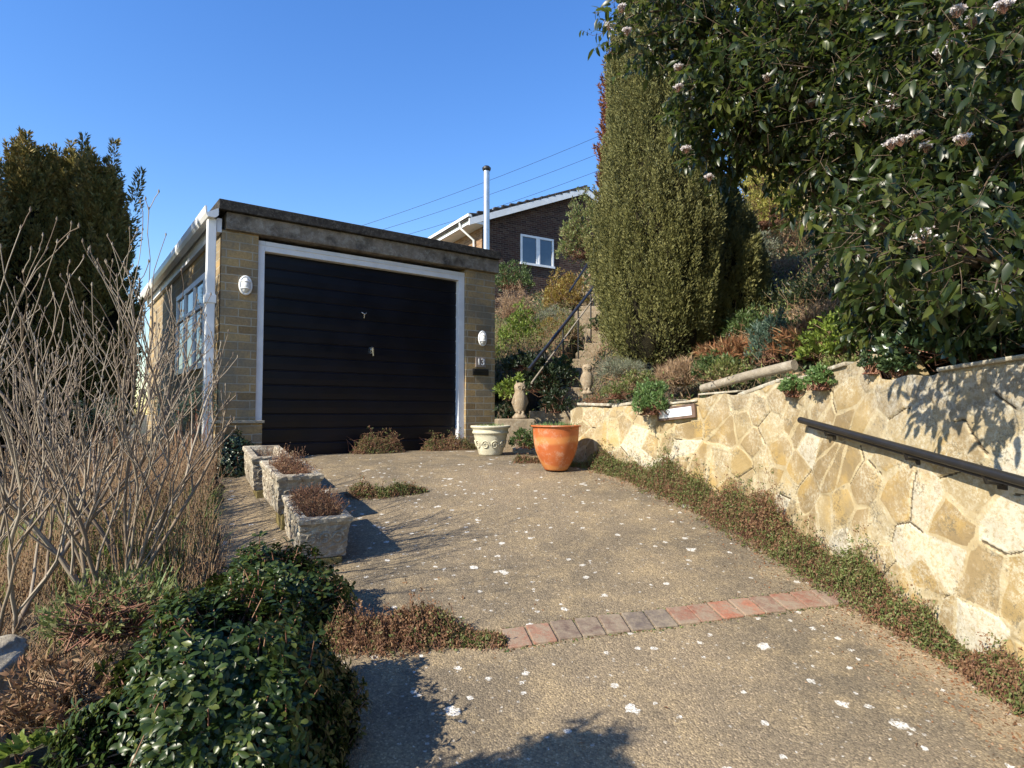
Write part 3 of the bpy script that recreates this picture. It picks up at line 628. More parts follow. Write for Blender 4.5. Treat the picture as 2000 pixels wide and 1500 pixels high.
# ------------------------------------------------------------------ stone troughs with dead plants
def trough(px, py, L_, Wd, H, rz, label, fill=True, lift=.05, z=None, D=None):
    p = ground(px, py) if D is None else at(px, py, D)
    o = empty('stone_trough', (p.x, p.y, p.z+lift), rz, label, 'planter', 'stone troughs lined up along the drive')
    o.rotation_euler = (.09, 0, rz)
    # local: front end centred at origin, length runs along +y
    def ring(hw, l0, l1, z, n=9, wob=.0):
        pts = []
        cs = [(-hw, l0), (hw, l0), (hw, l1), (-hw, l1)]
        for k in range(4):
            a, b2 = cs[k], cs[(k+1) % 4]
            for q_ in range(n):
                t = q_/n; pts.append((a[0]+(b2[0]-a[0])*t+random.uniform(-wob, wob), a[1]+(b2[1]-a[1])*t+random.uniform(-wob, wob), z+random.uniform(-wob, wob)))
        return pts
    hw = Wd/2; rings = [ring(hw*.90, .03, L_-.05, 0, wob=.002)]
    for k in range(1, 13):
        t = k/13; f = .90+.10*t**.8; rings.append(ring(hw*f, .03*(1-t), L_-.03*(1-t), H*.86*t, wob=.0045))
    rings += [ring(hw+.012, -.012, L_+.012, H*.88, wob=.003), ring(hw+.013, -.013, L_+.013, H*.97, wob=.003), ring(hw+.004, -.004, L_+.004, H, wob=.002),
              ring(hw-.035, .035, L_-.035, H-.001, wob=.002), ring(hw-.042, .042, L_-.042, H-.03, wob=.002), ring(hw-.05, .05, L_-.05, H*.45)]
    vs = [p_ for r2 in rings for p_ in r2]; m = 36; fs = [tuple(range(m))[::-1]]
    for a in range(len(rings)-1):
        for k in range(m): fs.append((a*m+k, a*m+(k+1) % m, a*m+m+(k+1) % m, a*m+m+k))
    fs.append(tuple((len(rings)-1)*m+k for k in range(m)))
    mb = MB().add(vs, fs)
    for side in (0, 1, 2):
        n = 3 if side == 0 else 5
        for k in range(n):
            u = (k-(n-1)/2)*(Wd*.26 if side == 0 else L_*.17)
            cv = []
            for q_ in range(15):
                a = q_/14*math.pi*2.6; rr2 = .030*(1-q_/22)
                cu, cz = u+rr2*math.cos(a)*1.15, H*.48+rr2*math.sin(a)*1.3
                t = cz/(H*.86); f = .90+.10*max(t, 0)**.8
                if side == 0: cv.append((cu, .03*(1-t)+.001, cz))
                else: cv.append(((-1 if side == 1 else 1)*(hw*f-.001), L_/2+cu, cz))
            mb.tube(cv, .0075, 6)
    mb.build('basin', M['trough'], o)
    if True:
        mb = MB(); gx = []; n = 12
        for a in range(n):
            for c_ in range(n):
                gx.append(((a/(n-1)-.5)*(Wd-.10), .05+(c_/(n-1))*(L_-.10), H-(.035 if fill else .10)+random.uniform(-.012, .012)))
        mb.add(gx, [(a*n+c_, a*n+n+c_, a*n+n+c_+1, a*n+c_+1) for a in range(n-1) for c_ in range(n-1)], True); mb.build('soil', M['soil'], o)
    return o
RZ = math.atan2(.598, .801)
RT = math.radians(28)
tA = trough(634, 1112, .62, .262, .228, RT, 'lichened stone trough nearest the camera, full of red-brown dead plants', True, .05)
def frompt(p, dx, dy, rz): return Vector((p[0]+dx*math.cos(rz)-dy*math.sin(rz), p[1]+dx*math.sin(rz)+dy*math.cos(rz), 0))
def place(o, x, y, lift): o.location = (x, y, float(base(x, y))+lift)
tB = trough(600, 1050, .60, .262, .25, RT+.06, 'middle stone trough of the row with dry grassy tufts', True, .05)
tC = trough(560, 1000, .60, .262, .25, RT+.02, 'empty stone trough at the far end of the row by the garage', False, .05)
pb = at(585, 925, 3.97); place(tB, pb.x, pb.y, .10)
pc = at(531, 880, 4.62); place(tC, pc.x, pc.y, .06)
for o, lb in ((tA, 'mossy block under the trough nearest the camera'), (tB, 'mossy block under the middle trough'), (tC, 'mossy block under the far empty trough')):
    rz = o.rotation_euler.z; c = frompt(o.location, 0, .12, rz); zz_ = float(base(c.x, c.y)); h = o.location.z-zz_
    mb = MB(); mb.obox((0, 0, h/2-.03), (.20, 0, 0), (0, .19, 0), (0, 0, h+.058)); s_ = mb.build('support_block', stonemat('mossy_block_stone', (.22, .17, .06), (.10, .08, .04), (.3, .27, .12), .5, 14), None, .006)
    s_.location = (c.x, c.y, zz_); s_.rotation_euler = (0, 0, rz); tag(s_, lb, 'block', 'blocks under the stone troughs')
    c = frompt(o.location, 0, .50, rz); zz_ = float(base(c.x, c.y)); h = o.location.z-zz_
    if h > .0: pass

# ------------------------------------------------------------------ generic plants
def unit_sphere(n): return rdir(n)
def tuft(name, c, r, h, n, L, Wd, mat, label, cat='plant', group=None, kindleaf='lance', up=.8, spread=.6, twmat=None, ntw=0, jit=.5, parent=None, stuff=False, flat=None, curl=.3):
    """a low shrub: leaf clumps through a dome volume on thin stems"""
    c = Vector(c); nc = max(6, n//14); u = unit_sphere(nc); u[:, 2] = np.abs(u[:, 2])*1.0-.05
    rad = (rng.random(nc)**.35)*(1+.18*np.sin(u[:, 0]*5+c.x*9)*np.cos(u[:, 1]*4))
    C_ = u*np.array([r, r, h])*rad[:, None]
    if flat is not None: C_[:, 1] *= flat
    k = 14; P = np.repeat(C_, k, 0)+rng.normal(size=(nc*k, 3))*r*.09*jit
    Dd = nrm(np.repeat(nrm(C_), k, 0)*spread+rng.normal(size=(nc*k, 3))*.6+np.array([0, 0, up])); N = nrm(rng.normal(size=(nc*k, 3))+np.array([0, 0, 1.2]))
    LL = L*(.6+.7*rng.random(nc*k)); V, Fc, R = leaves(P, Dd, N, LL, Wd*(.7+.5*rng.random(nc*k)), kindleaf, curl)
    fo = mesh_np('foliage', V+np.array(c), Fc, mat, None, smooth=False, rnd=R)
    root = empty(name, (0, 0, 0), 0, label, cat, group); fo.parent = root
    m = max(ntw, nc//2); idx = rng.integers(0, nc, m); A = rng.normal(size=(m, 3))*np.array([r*.25, r*.25, .0]); B = C_[idx]*1.02
    V, Fc, R = twigs(A+np.array(c)-np.array([0, 0, .04]), B+np.array(c), .0045, .0015); mesh_np('stems', V, Fc, twmat or M['redtwig'], root, rnd=R)
    if stuff: root['kind'] = 'stuff'
    return root

# dead plants in the troughs
def deadplant(o, y0, y1, hw, top, n, hgt, label, mat, leaf=.012):
    rz = o.rotation_euler.z; B = np.stack([rng.uniform(-hw, hw, n), rng.uniform(y0, y1, n), np.full(n, top-.04)], 1)
    E = B+np.stack([rng.normal(size=n)*.035, rng.normal(size=n)*.035, rng.uniform(.35, 1, n)*hgt], 1)
    k = 6; t = rng.uniform(.3, 1, (n, k, 1)); P = (B[:, None]+(E-B)[:, None]*t).reshape(-1, 3)+rng.normal(size=(n*k, 3))*.006
    v1 = twigs(B, E, .0022, .001); v2 = diamonds(P, rdir(n*k)+np.array([0, 0, .5]), rdir(n*k), leaf, leaf*.5)
    root = empty('dead_plant', o.location, rz, label, 'plant'); mesh_np('stems', *v1[:2], M['redtwig'], root, rnd=v1[2]); mesh_np('foliage', *v2[:2], mat, root, rnd=v2[2]); root.rotation_euler = o.rotation_euler; return root
deadplant(tA, .06, .56, .095, .235, 900, .11, 'red-brown dead bedding plants filling the trough nearest the camera', M['cover_r'])
deadplant(tB, .05, .45, .095, .235, 600, .09, 'brown dead bedding plants in the middle trough', M['cover_r'])
deadplant(tB, .25, .5, .07, .235, 120, .20, 'pale dry grass tuft at the back of the middle trough', M['dry'])
deadplant(tC, .4, .55, .08, .14, 40, .16, 'few dry straws in the far empty trough', M['dry'])

# ------------------------------------------------------------------ pots, statues, block
pp_ = at(1086, 915, 5.42); gz = float(base(pp_.x, pp_.y)); pp_.z = gz+.01
OP = empty('terracotta_pot', pp_, 0, 'large orange terracotta pot with swirl pattern in front of the wall end', 'pot')
prof = [(0, .0), (.096, .0), (.104, .012), (.124, .045), (.152, .10), (.177, .165), (.192, .235), (.199, .31), (.202, .368), (.205, .374), (.219, .376), (.222, .382), (.217, .388), (.199, .39), (.19, .36), (.17, .2), (0, .2)]
MB().lathe(prof, 48).build('pot_body', M['pot'], OP); MB().lathe([(0, .355), (.1, .36), (.192, .348)], 24).build('soil', M['soil'], OP)
n = 900; a = rng.random(n)*6.28; r_ = np.sqrt(rng.random(n))*.18; P = np.stack([r_*np.cos(a), r_*np.sin(a), np.full(n, .35)], 1)
v = leaves(P, rng.normal(size=(n, 3))*.8+np.array([0, 0, .8]), rdir(n), .05*(.5+rng.random(n)), .009, 'lance', .5)
pl = mesh_np('potted_grass', v[0], v[1], M['sage'], None, rnd=v[2]); pl.location = pp_; tag(pl, 'low tuft of green leaves growing in the orange pot', 'plant')
pc_ = at(958, 893, 6.35); pc_.z = float(base(pc_.x, pc_.y))+.005
CP = empty('cream_pot', pc_, 0, 'small cream stone pot with moulded scrolls beside the garage door', 'pot')
prof = [(0, 0), (.115, 0), (.12, .015), (.13, .05), (.15, .12), (.168, .19), (.172, .215), (.186, .222), (.188, .235), (.18, .245), (.184, .27), (.204, .28), (.206, .297), (.196, .302), (.18, .298), (.17, .26), (0, .26)]
mb = MB().lathe(prof, 48)
for k in range(10):
    a0 = k*2*math.pi/10; cv = []
    for q_ in range(22):
        t = q_/21; a = t*math.pi*3.2; rr2 = .045*(1-t*.75); z_ = .11+rr2*math.sin(a); u = rr2*math.cos(a)
        R_ = np.interp(z_, [0, .05, .12, .19], [.12, .132, .152, .170])+.002; cv.append((R_*math.cos(a0+u/R_), R_*math.sin(a0+u/R_), z_))
    mb.tube(cv, .006, 6)
mb.build('pot_body', M['creampot'], CP)
n = 300; a = rng.random(n)*6.28; r_ = np.sqrt(rng.random(n))*.15; P = np.stack([r_*np.cos(a), r_*np.sin(a), np.full(n, .28)], 1)
v = leaves(P, rng.normal(size=(n, 3))*.8+np.array([0, 0, .9]), rdir(n), .035*(.5+rng.random(n)), .008, 'lance', .5)
pl = mesh_np('potted_seedlings', v[0], v[1], M['sage'], None, rnd=v[2]); pl.location = pc_; tag(pl, 'few small green seedlings in the cream pot', 'plant')

bk = at(1008, 845, 6.95); BL = empty('stone_block', (bk.x, bk.y, 0), .1, 'rough stone plinth block under the owl statue between the pots', 'block')
mb = MB(); mb.box(-.225, .2, -.12, .25, -.46, -.075); mb.build('block_body', M['step'], BL, .015)
mb = MB(); mb.box(-.04, .42, -.36, -.13, -.46, -.385); sl_ = mb.build('stone_slab', M['palestone'], None, .012); sl_.location = (bk.x, bk.y, 0); tag(sl_, 'low pale stone slab on the ground between the two pots', 'slab')
def owl(loc, h, label, rz=0, wing=True):
    o = empty('owl_statue', loc, rz, label, 'statue')
    s = h
    prof = [(0, .14*s), (.10*s, .14*s), (.13*s, .2*s), (.165*s, .33*s), (.175*s, .5*s), (.165*s, .63*s), (.14*s, .72*s), (.135*s, .76*s), (.155*s, .84*s), (.15*s, .92*s), (.10*s, .98*s), (0, 1.0*s)]
    def fn(r, z, a):
        r2 = r*(1+.06*math.cos(2*a)); fr = max(0, math.cos(a+math.pi/2))
        if z < .7*s: r2 *= 1+.04*math.sin(z/s*60)*(fr > .3)+.05*abs(math.sin(a))*(0 if fr > .6 else 1)
        return r2
    b = MB().lathe(prof, 28, fn=fn)
    for sx in (-1, 1):
        b.tube([(sx*.09*s, -.03*s, .93*s), (sx*.115*s, -.035*s, 1.04*s)], [.035*s, .006*s], 8)      # ear tufts
        b.tube([(sx*.15*s, -.03*s, .66*s), (sx*.185*s, .0, .45*s), (sx*.12*s, .05*s, .2*s)], [.03*s, .06*s, .015*s], 8)  # wings
        ey = [(sx*.06*s+.035*s*math.cos(q*math.pi/6), -.14*s, .86*s+.035*s*math.sin(q*math.pi/6)) for q in range(13)]; b.tube(ey, .010*s, 6, cap=False)
        b.tube([(sx*.05*s, -.1*s, .2*s), (sx*.055*s, -.14*s, .13*s)], [.04*s, .03*s], 8)
    b.tube([(0, -.14*s, .84*s), (0, -.175*s, .80*s), (0, -.16*s, .76*s)], [.02*s, .014*s, .003*s], 6)
    b.build('owl_body', M['owl'], o)
    MB().lathe([(0, 0), (.20*s, 0), (.205*s, .05*s), (.17*s, .09*s), (.13*s, .15*s), (0, .16*s)], 20, fn=lambda r, z, a: r*(1+.05*math.sin(5*a+z*30))).build('pedestal', M['owl'], o); return o
owl((bk.x+.045, bk.y+.06, -.073), .41, 'stone owl statue standing on the plinth block beside the garage', .25)
o2 = at(1147, 768, 6.35); owl((o2.x, o2.y, o2.z-.01), .31, 'pale stone owl statue further up, standing behind the wall end near the steps', -.1)

# ------------------------------------------------------------------ garden steps with handrail
ST = empty('garden_steps', (.2, 6.9, -.44), 0, 'flight of narrow stone garden steps climbing beside the garage', 'steps'); ST.location = (0, 0, 0)
y = 7.4; k = 0
while y < 13.2 and k < 20:
    z = -.24+.17*(k+.6)*.94; xx = float(stairx(y+.17)); tread = .34
    MB().box(xx-.33+random.uniform(-.02, .02), xx+.36+random.uniform(-.02, .02), y, y+tread+.1, z-.4, z).build('step', M['step'], ST, .012)
    y += tread; k += 1
SR = empty('stair_handrail', (0, 0, 0), 0, 'black metal handrail on thin posts beside the garden steps', 'handrail')
a_, b_, c_ = at(1033, 722, 7.3), at(1163, 556, 10.6), at(1160, 496, 12.4)
low = [a_+Vector((.03, 0, -.16)), b_+Vector((0, 0, -.2))]
MB().tube([a_, a_.lerp(b_, .5), b_], .023, 10).tube([at(1112, 570, 10.9), c_], .018, 8).build('rail', M['black'], SR)
MB().tube(low, .012, 8).build('lower_rail', M['log'], SR)
for t in (.18, .42, .66, .9):
    p = a_.lerp(b_, t); MB().tube([p, Vector((p.x, p.y, T(p.x, p.y)-.3))], .012, 6).build('post', M['black'], SR)
p = c_; MB().tube([p+Vector((0, 0, .12)), Vector((p.x, p.y, T(p.x, p.y)-.1))], .022, 8).build('post', M['black'], SR)

# ------------------------------------------------------------------ house on the hill, flue, wires
HA = math.atan2(.515, .857); HP = at(941, 470, 22); HO = Vector((HP.x, HP.y, 3.2))
H = empty('brick_house', HO, HA, 'dark brown brick house with white gable boards up the slope behind the garage', 'house')
def hz(px, py, lx):  # height of pixel on the gable plane at local x
    return 0
e_z = at(941, 424, 22).z-3.2
RX = 4.55; rp = at(1140, 372, 22+RX*.515).z-3.2; W2 = 6.4; e2 = rp-(W2-RX)*.45
LEN = 11
vs = [(0, 0, -.6), (W2, 0, -.6), (W2, 0, e2-.25), (RX, 0, rp-.2), (0, 0, e_z-.12)]
MB().add(vs, [(0, 1, 2, 3, 4)]).build('gable_wall', M['hbrick_shade'], H)
MB().add([(0, 0, -.6), (0, LEN, -.6), (0, LEN, e_z-.12), (0, 0, e_z-.12)], [(0, 3, 2, 1)]).build('side_wall', M['hbrick_lit'], H)
mb = MB(); mb.obox((RX/2-.3, LEN/2, (e_z+rp)/2-.03), (RX+.7, 0, (rp-e_z)*(RX+.7)/RX), (0, LEN+.5, 0), (0, 0, .10)); mb.build('roof', M['tile'], H)
mb = MB(); mb.obox(((RX+W2)/2+.1, LEN/2, (rp+e2)/2+.0), (W2-RX+.35, 0, (e2-rp)*(W2-RX+.35)/(W2-RX)), (0, LEN+.5, 0), (0, 0, .10)); mb.build('roof', M['tile'], H)
# tile edge bumps
mb = MB()
for k in range(16):
    t = k/15; mb.obox((-.5+t*(RX+.5), -.24, e_z-.02-.08*(1-t)+(rp-e_z)*t+.06), (.30, 0, .03), (0, .12, 0), (0, 0, .05))
mb.build('verge_tiles', M['tile'], H)
mb = MB(); sl2 = (rp-e_z)/RX
mb.obox((RX/2-.3, -.27, (e_z+rp)/2-.2), (RX+.7, 0, sl2*(RX+.7)), (0, .05, 0), (0, 0, .24))
mb.obox(((RX+W2)/2+.1, -.27, (rp+e2)/2-.18), (W2-RX+.35, 0, (e2-rp)*(W2-RX+.35)/(W2-RX)), (0, .05, 0), (0, 0, .24)); mb.build('bargeboard', M['white'], H)
mb = MB(); mb.box(-.55, -.0, -.28, LEN, e_z-.36, e_z-.28); mb.box(-.57, -.53, -.28, LEN, e_z-.36, e_z-.10); mb.build('soffit', M['white'], H)
mb = MB(); mb.box(-.70, -.575, -.30, LEN, e_z-.16, e_z-.06); mb.build('gutter', M['upvc'], H)
mb = MB(); mb.tube([(-.63, .5, e_z-.12), (-.63, .5, e_z-.35), (-.09, .45, e_z-.75), (-.09, .45, -.5)], .045, 8); mb.build('downpipe', M['upvc'], H)
# window
wl, wr_ = 1.62, 3.12; wz1 = at(1040, 458, 22.9).z-3.2; wz0 = wz1-1.08
mb = MB()
for x in (wl, (wl+wr_)/2-.05, wr_-.08): mb.box(x, x+(.10 if abs(x-(wl+wr_)/2+.05) < .01 else .08), -.04, -.002, wz0, wz1)
mb.box(wl, wr_, -.042, -.002, wz1-.08, wz1+.001); mb.box(wl-.03, wr_+.03, -.08, -.002, wz0-.06, wz0+.02); mb.box((wl+wr_)/2+.05, (wl+wr_)/2+.11, -.05, -.003, wz0+.03, wz1-.09)
wf = mb.build('window', M['white'], H); MB().box(wl+.05, wr_-.05, -.012, -.001, wz0, wz1-.01).build('pane', M['glass'], wf)
mb = MB(); mb.tube([(RX*.42, 2.5, (e_z+rp)/2-.2), (RX*.42, 2.5, (e_z+rp)/2+.42)], .07, 8); mb.build('vent_pipe', M['upvc'], H)
fp = at(950, 500, 20.5); ft = at(949, 334, 20.5)
FU = empty('steel_flue', (fp.x, fp.y, 2.6), 0, 'tall shiny steel flue pipe with black cap behind the garage roof', 'flue'); zt_ = ft.z-2.6
MB().tube([(0, 0, 0), (0, 0, zt_)], .105, 20).tube([(0, 0, 2.2), (0, 0, 2.24)], .112, 20).tube([(0, 0, 3.5), (0, 0, 3.54)], .112, 20).build('pipe', M['flue'], FU)
MB().lathe([(.06, zt_-.05), (.12, zt_), (.145, zt_+.05), (.15, zt_+.10), (.09, zt_+.16), (0, zt_+.17)], 20).build('cap', M['black'], FU)
for k, (p, q_, w) in enumerate((((690, 440), (1200, 245), 'highest'), ((700, 452), (1200, 284), 'middle'), ((770, 452), (1200, 318), 'lowest'))):
    a, b = at(p[0]-140, p[1]+50, 26), at(q_[0]+120, q_[1]-46, 26); pts = []
    for j in range(17):
        t = j/16; v_ = a.lerp(b, t); v_.z -= .35*4*t*(1-t); pts.append(v_)
    o = MB().tube(pts, .008, 5).build('overhead_wire', M['black']); tag(o, w+' of the three thin overhead wires crossing the sky', 'wire', 'overhead wires')

# ------------------------------------------------------------------ conifers
def plume_conifer(name, c, R, Hh, n, mat, label, lobes=14, taper=.5, L=.05, top_pt=.8, plumes=0, seed=1, coreR=.72, wsp=.35, ragged=.10, trunk=.07, low=.0, prof=None, lob=.055):
    c = np.array(c); rr_ = np.random.default_rng(seed)
    # many upright plumes packed in the crown; each is a lobe of sprigs
    npl = plumes; ang = rr_.random(npl)*2*math.pi; hh_ = rr_.random(npl)**.9
    prf = prof or (lambda t: (1-.25*(1-t)**3)*(1-np.clip((t-taper)/(1-taper), 0, 1)**1.8)**.6)
    rad = R*prf(hh_)*(.78+.20*rr_.random(npl))*(1+lob*np.cos(ang*7+2.2*np.sin(hh_*7+seed))+lob*.6*np.cos(ang*13-hh_*9)); A = np.stack([rad*np.cos(ang), rad*np.sin(ang), hh_*Hh*.96+low], 1)
    k = n//npl; t = rr_.random((npl, k)); pl_len = Hh*.10*(.7+.6*rr_.random((npl, 1)))
    outv = np.stack([np.cos(ang), np.sin(ang), np.zeros(npl)], 1)
    prw = R*.13*(1-t**1.5)*(.3+.7*np.sqrt(rr_.random((npl, k))))
    th = rr_.random((npl, k))*6.28; up = np.array([0, 0, 1.0])
    ax = nrm(outv*(wsp*.6)+up); s1 = nrm(np.cross(ax, up+.01)); s2 = np.cross(ax, s1)
    P = A[:, None]+ax[:, None]*(t*pl_len)[..., None]+s1[:, None]*(prw*np.cos(th))[..., None]+s2[:, None]*(prw*np.sin(th))[..., None]
    side = s1[:, None]*np.cos(th)[..., None]+s2[:, None]*np.sin(th)[..., None]
    Dd = nrm(side*.7+ax[:, None]*1.1+rr_.normal(size=P.shape)*.35); P = P.reshape(-1, 3); Dd = Dd.reshape(-1, 3); m = len(P)
    prnd = np.repeat(rr_.random(npl), k)*.5+rr_.random(m)*.5
    v1 = diamonds(P, Dd, rr_.normal(size=(m, 3)), L*(.6+.8*rr_.random(m)), L*.34, prnd)
    root = empty(name, c, 0, label, 'tree')
    mesh_np('crown', v1[0], v1[1], mat, root, rnd=v1[2])
    # twiggy inner mass so that the crown is not see-through
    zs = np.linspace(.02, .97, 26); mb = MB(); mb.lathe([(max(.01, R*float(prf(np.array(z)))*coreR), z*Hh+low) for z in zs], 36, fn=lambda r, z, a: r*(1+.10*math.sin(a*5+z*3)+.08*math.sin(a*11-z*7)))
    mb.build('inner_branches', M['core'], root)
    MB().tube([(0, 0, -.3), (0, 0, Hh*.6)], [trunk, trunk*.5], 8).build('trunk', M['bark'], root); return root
cz = at(1290, 700, 6.4)
plume_conifer('columnar_conifer', (cz.x-.02, 6.4, cz.z-.1), .575, 4.0, 260000, M['yew'], 'tall olive-green columnar conifer standing above the stone wall', L=.032, plumes=1500, seed=3, taper=.70, coreR=.80, lob=.05, wsp=.5, prof=lambda t: (.80+.42*np.sin(np.clip(t*1.9, 0, 1)*math.pi)*.55)*(1-np.clip((t-.6)/.4, 0, 1)**2*.62)*(1-np.clip((.06-t)/.06, 0, 1)*.4))
cz = at(1395, 650, 6.9)
plume_conifer('bushy_conifer', (cz.x-.02, 6.75, cz.z-.2), .54, 1.75, 95000, M['yew'], 'lower bushy green conifer leaning against the right of the tall columnar one', L=.043, plumes=950, seed=5, coreR=.80, lob=.06, wsp=.6, taper=.4, prof=lambda t: (1-.3*(1-t)**3)*(1-t**2.2)**.7+.05)
cz = at(1250, 200, 9.5)
plume_conifer('russet_conifer', (cz.x, 9.5, 1.2), .50, 4.75, 60000, M['redconif'], 'russet brown conifer rising behind the columnar one', L=.06, plumes=500, seed=8, coreR=.7, taper=.5, wsp=.8)
# left conifer group
def prL(t): return (1-.10*(1-t)**2)*(1-.93*np.clip((t-.42)/.58, 0, 1)**1.25)+.02
for (px, D, R, zt2, lab, sd_) in ((55, 7.4, .62, 232, 'dark shaggy conifer at the left edge with several tips', 21), (135, 7.7, .50, 236, 'dark shaggy conifer left of the garage, behind the bare shrub', 22), (197, 7.5, .36, 262, 'slimmer dark conifer nearest the garage side wall', 23), (-45, 7.2, .8, 370, 'dark conifer cut by the left picture edge', 24)):
    b = at(px-12, 900, D); tp = at(px, zt2+78, D); gz = T(b.x, D)
    plume_conifer('leylandii_conifer', (b.x, D, gz), R, tp.z-gz, 60000, M['conif'], lab, L=.055, plumes=420, seed=sd_, coreR=.70, wsp=.6, prof=prL, lob=.10)
    n = 7; A = np.stack([rng.uniform(-.55, .55, n)*R, rng.uniform(-.4, .4, n)*R, np.full(n, (tp.z-gz)*.68)], 1)+np.array([b.x, D, gz]); B = A+np.stack([rng.normal(size=n)*.14, rng.normal(size=n)*.1, rng.uniform(.8, 1.5, n)], 1)
    q_ = rng.random((n, 420, 1))**.8; th = rng.random((n, 420, 1))*6.28; rd = .17*(1-q_)*np.sqrt(rng.random((n, 420, 1)))+.015; rad3 = np.concatenate([np.cos(th), np.sin(th), 0*th], 2); P = (A[:, None]+(B-A)[:, None]*q_+rad3*rd).reshape(-1, 3); v = diamonds(P, rad3.reshape(-1, 3)*.8+rng.normal(size=P.shape)*.3+np.array([0, 0, .8]), rdir(len(P)), .07, .02); v2 = twigs(A, B, .012, .003)
    rt = [o for o in SC.objects if o.get('label') == lab][0]; w_ = mesh_np('tip_shoots', v[0]-np.array([b.x, D, gz]), v[1], M['conif'], rt, rnd=v[2]); w_['kind'] = 'stuff'
for (qx, qy, lb_) in ((-5.65, 4.6, 'broad conifer standing beyond the left picture edge, nearer the camera'), (-6.3, 5.9, 'broad conifer standing beyond the left picture edge, further back')):
    plume_conifer('leylandii_conifer', (qx, qy, T(qx, qy)), 1.05, 5.3, 26000, M['conif'], lb_, L=.07, plumes=300, seed=26, prof=lambda t: (1-.9*np.clip((t-.5)/.5, 0, 1)**1.4)+.02)

# ------------------------------------------------------------------ bare shrub at left
def bare_shrub(name, c, label, nst, Hh, lean, seed, parts=3, r0=.017, spread=.5, box=None):
    rr_ = random.Random(seed); segs = []; buds = []
    def grow(p, d, L_, r, lev):
        n = max(3, int(L_/.10)); pts = [p.copy()]; rad = [r]; q_ = p.copy(); dd = d.copy(); st = L_/n
        for i_ in range(n):
            dd = (dd+Vector((rr_.gauss(0, .13), rr_.gauss(0, .13), rr_.gauss(.05, .06)))).normalized(); q_ = q_+dd*st; pts.append(q_.copy()); rad.append(r*(1-.62*(i_+1)/n))
            if q_.x > -.46*q_.y: break
            if lev < 3 and i_ >= 1 and rr_.random() < (.60, .52, .38)[lev] and L_ > .2:
                a = rr_.random()*6.28; o_ = dd.orthogonal().normalized(); o_ = Matrix.Rotation(a, 3, dd) @ o_
                nd_ = (dd*.9+o_*rr_.uniform(.3, .75)+Vector((0, 0, .28))).normalized(); grow(q_, nd_, L_*(1-(i_+1)/n*.65)*rr_.uniform(.45, .8), max(rad[-1]*.66, .0018), lev+1)
        segs.append((pts, rad)); buds.append(q_.copy())
    for i_ in range(nst):
        a = 6.28*i_/nst+rr_.uniform(-.3, .3); s_ = rr_.uniform(.15, spread)
        d = Vector((math.cos(a)*s_+lean[0], math.sin(a)*s_*.8+lean[1], 1)).normalized(); p = Vector(c)+Vector((math.cos(a)*.10, math.sin(a)*.08, 0))
        grow(p, d, Hh*rr_.uniform(.75, 1.08), r0*rr_.uniform(.7, 1.15), 0)
    mb = MB()
    for pts, rad in segs: mb.tube(pts, [max(x, .0016) for x in rad], 6 if rad[0] > .006 else 4, cap=False, r=rr_.random())
    root = empty(name, (0, 0, 0), 0, label, 'shrub')
    for b in buds: mb.tube([b-Vector((0, 0, .002)), b+Vector((0, 0, .006)), b+Vector((0, 0, .016))], [.002, .0045, .001], 5, cap=False, r=rr_.random())
    mb.build('branches', M['twig'], root); return root
b0 = at(225, 1120, 3.0); gz = T(b0.x, 3.0)
bare_shrub('bare_shrub', (b0.x, 3.0, gz-.03), 'many-stemmed leafless shrub with pale twigs in front of the left conifers', 12, 1.72, (-.02, .0), 31, r0=.0105, spread=.56)
b1 = at(-20, 1120, 2.7)
bare_shrub('bare_shrub', (b1.x, 2.7, T(b1.x, 2.7)-.03), 'leafless shrub with slanting stems at the left picture edge', 6, 1.6, (.16, .0), 33, r0=.011, spread=.5)
b2 = at(150, 1080, 3.7)
bare_shrub('bare_shrub', (b2.x, 3.7, T(b2.x, 3.7)-.03), 'further leafless shrub standing behind the other bare stems', 6, 1.5, (.05, .0), 35, r0=.010, spread=.5)

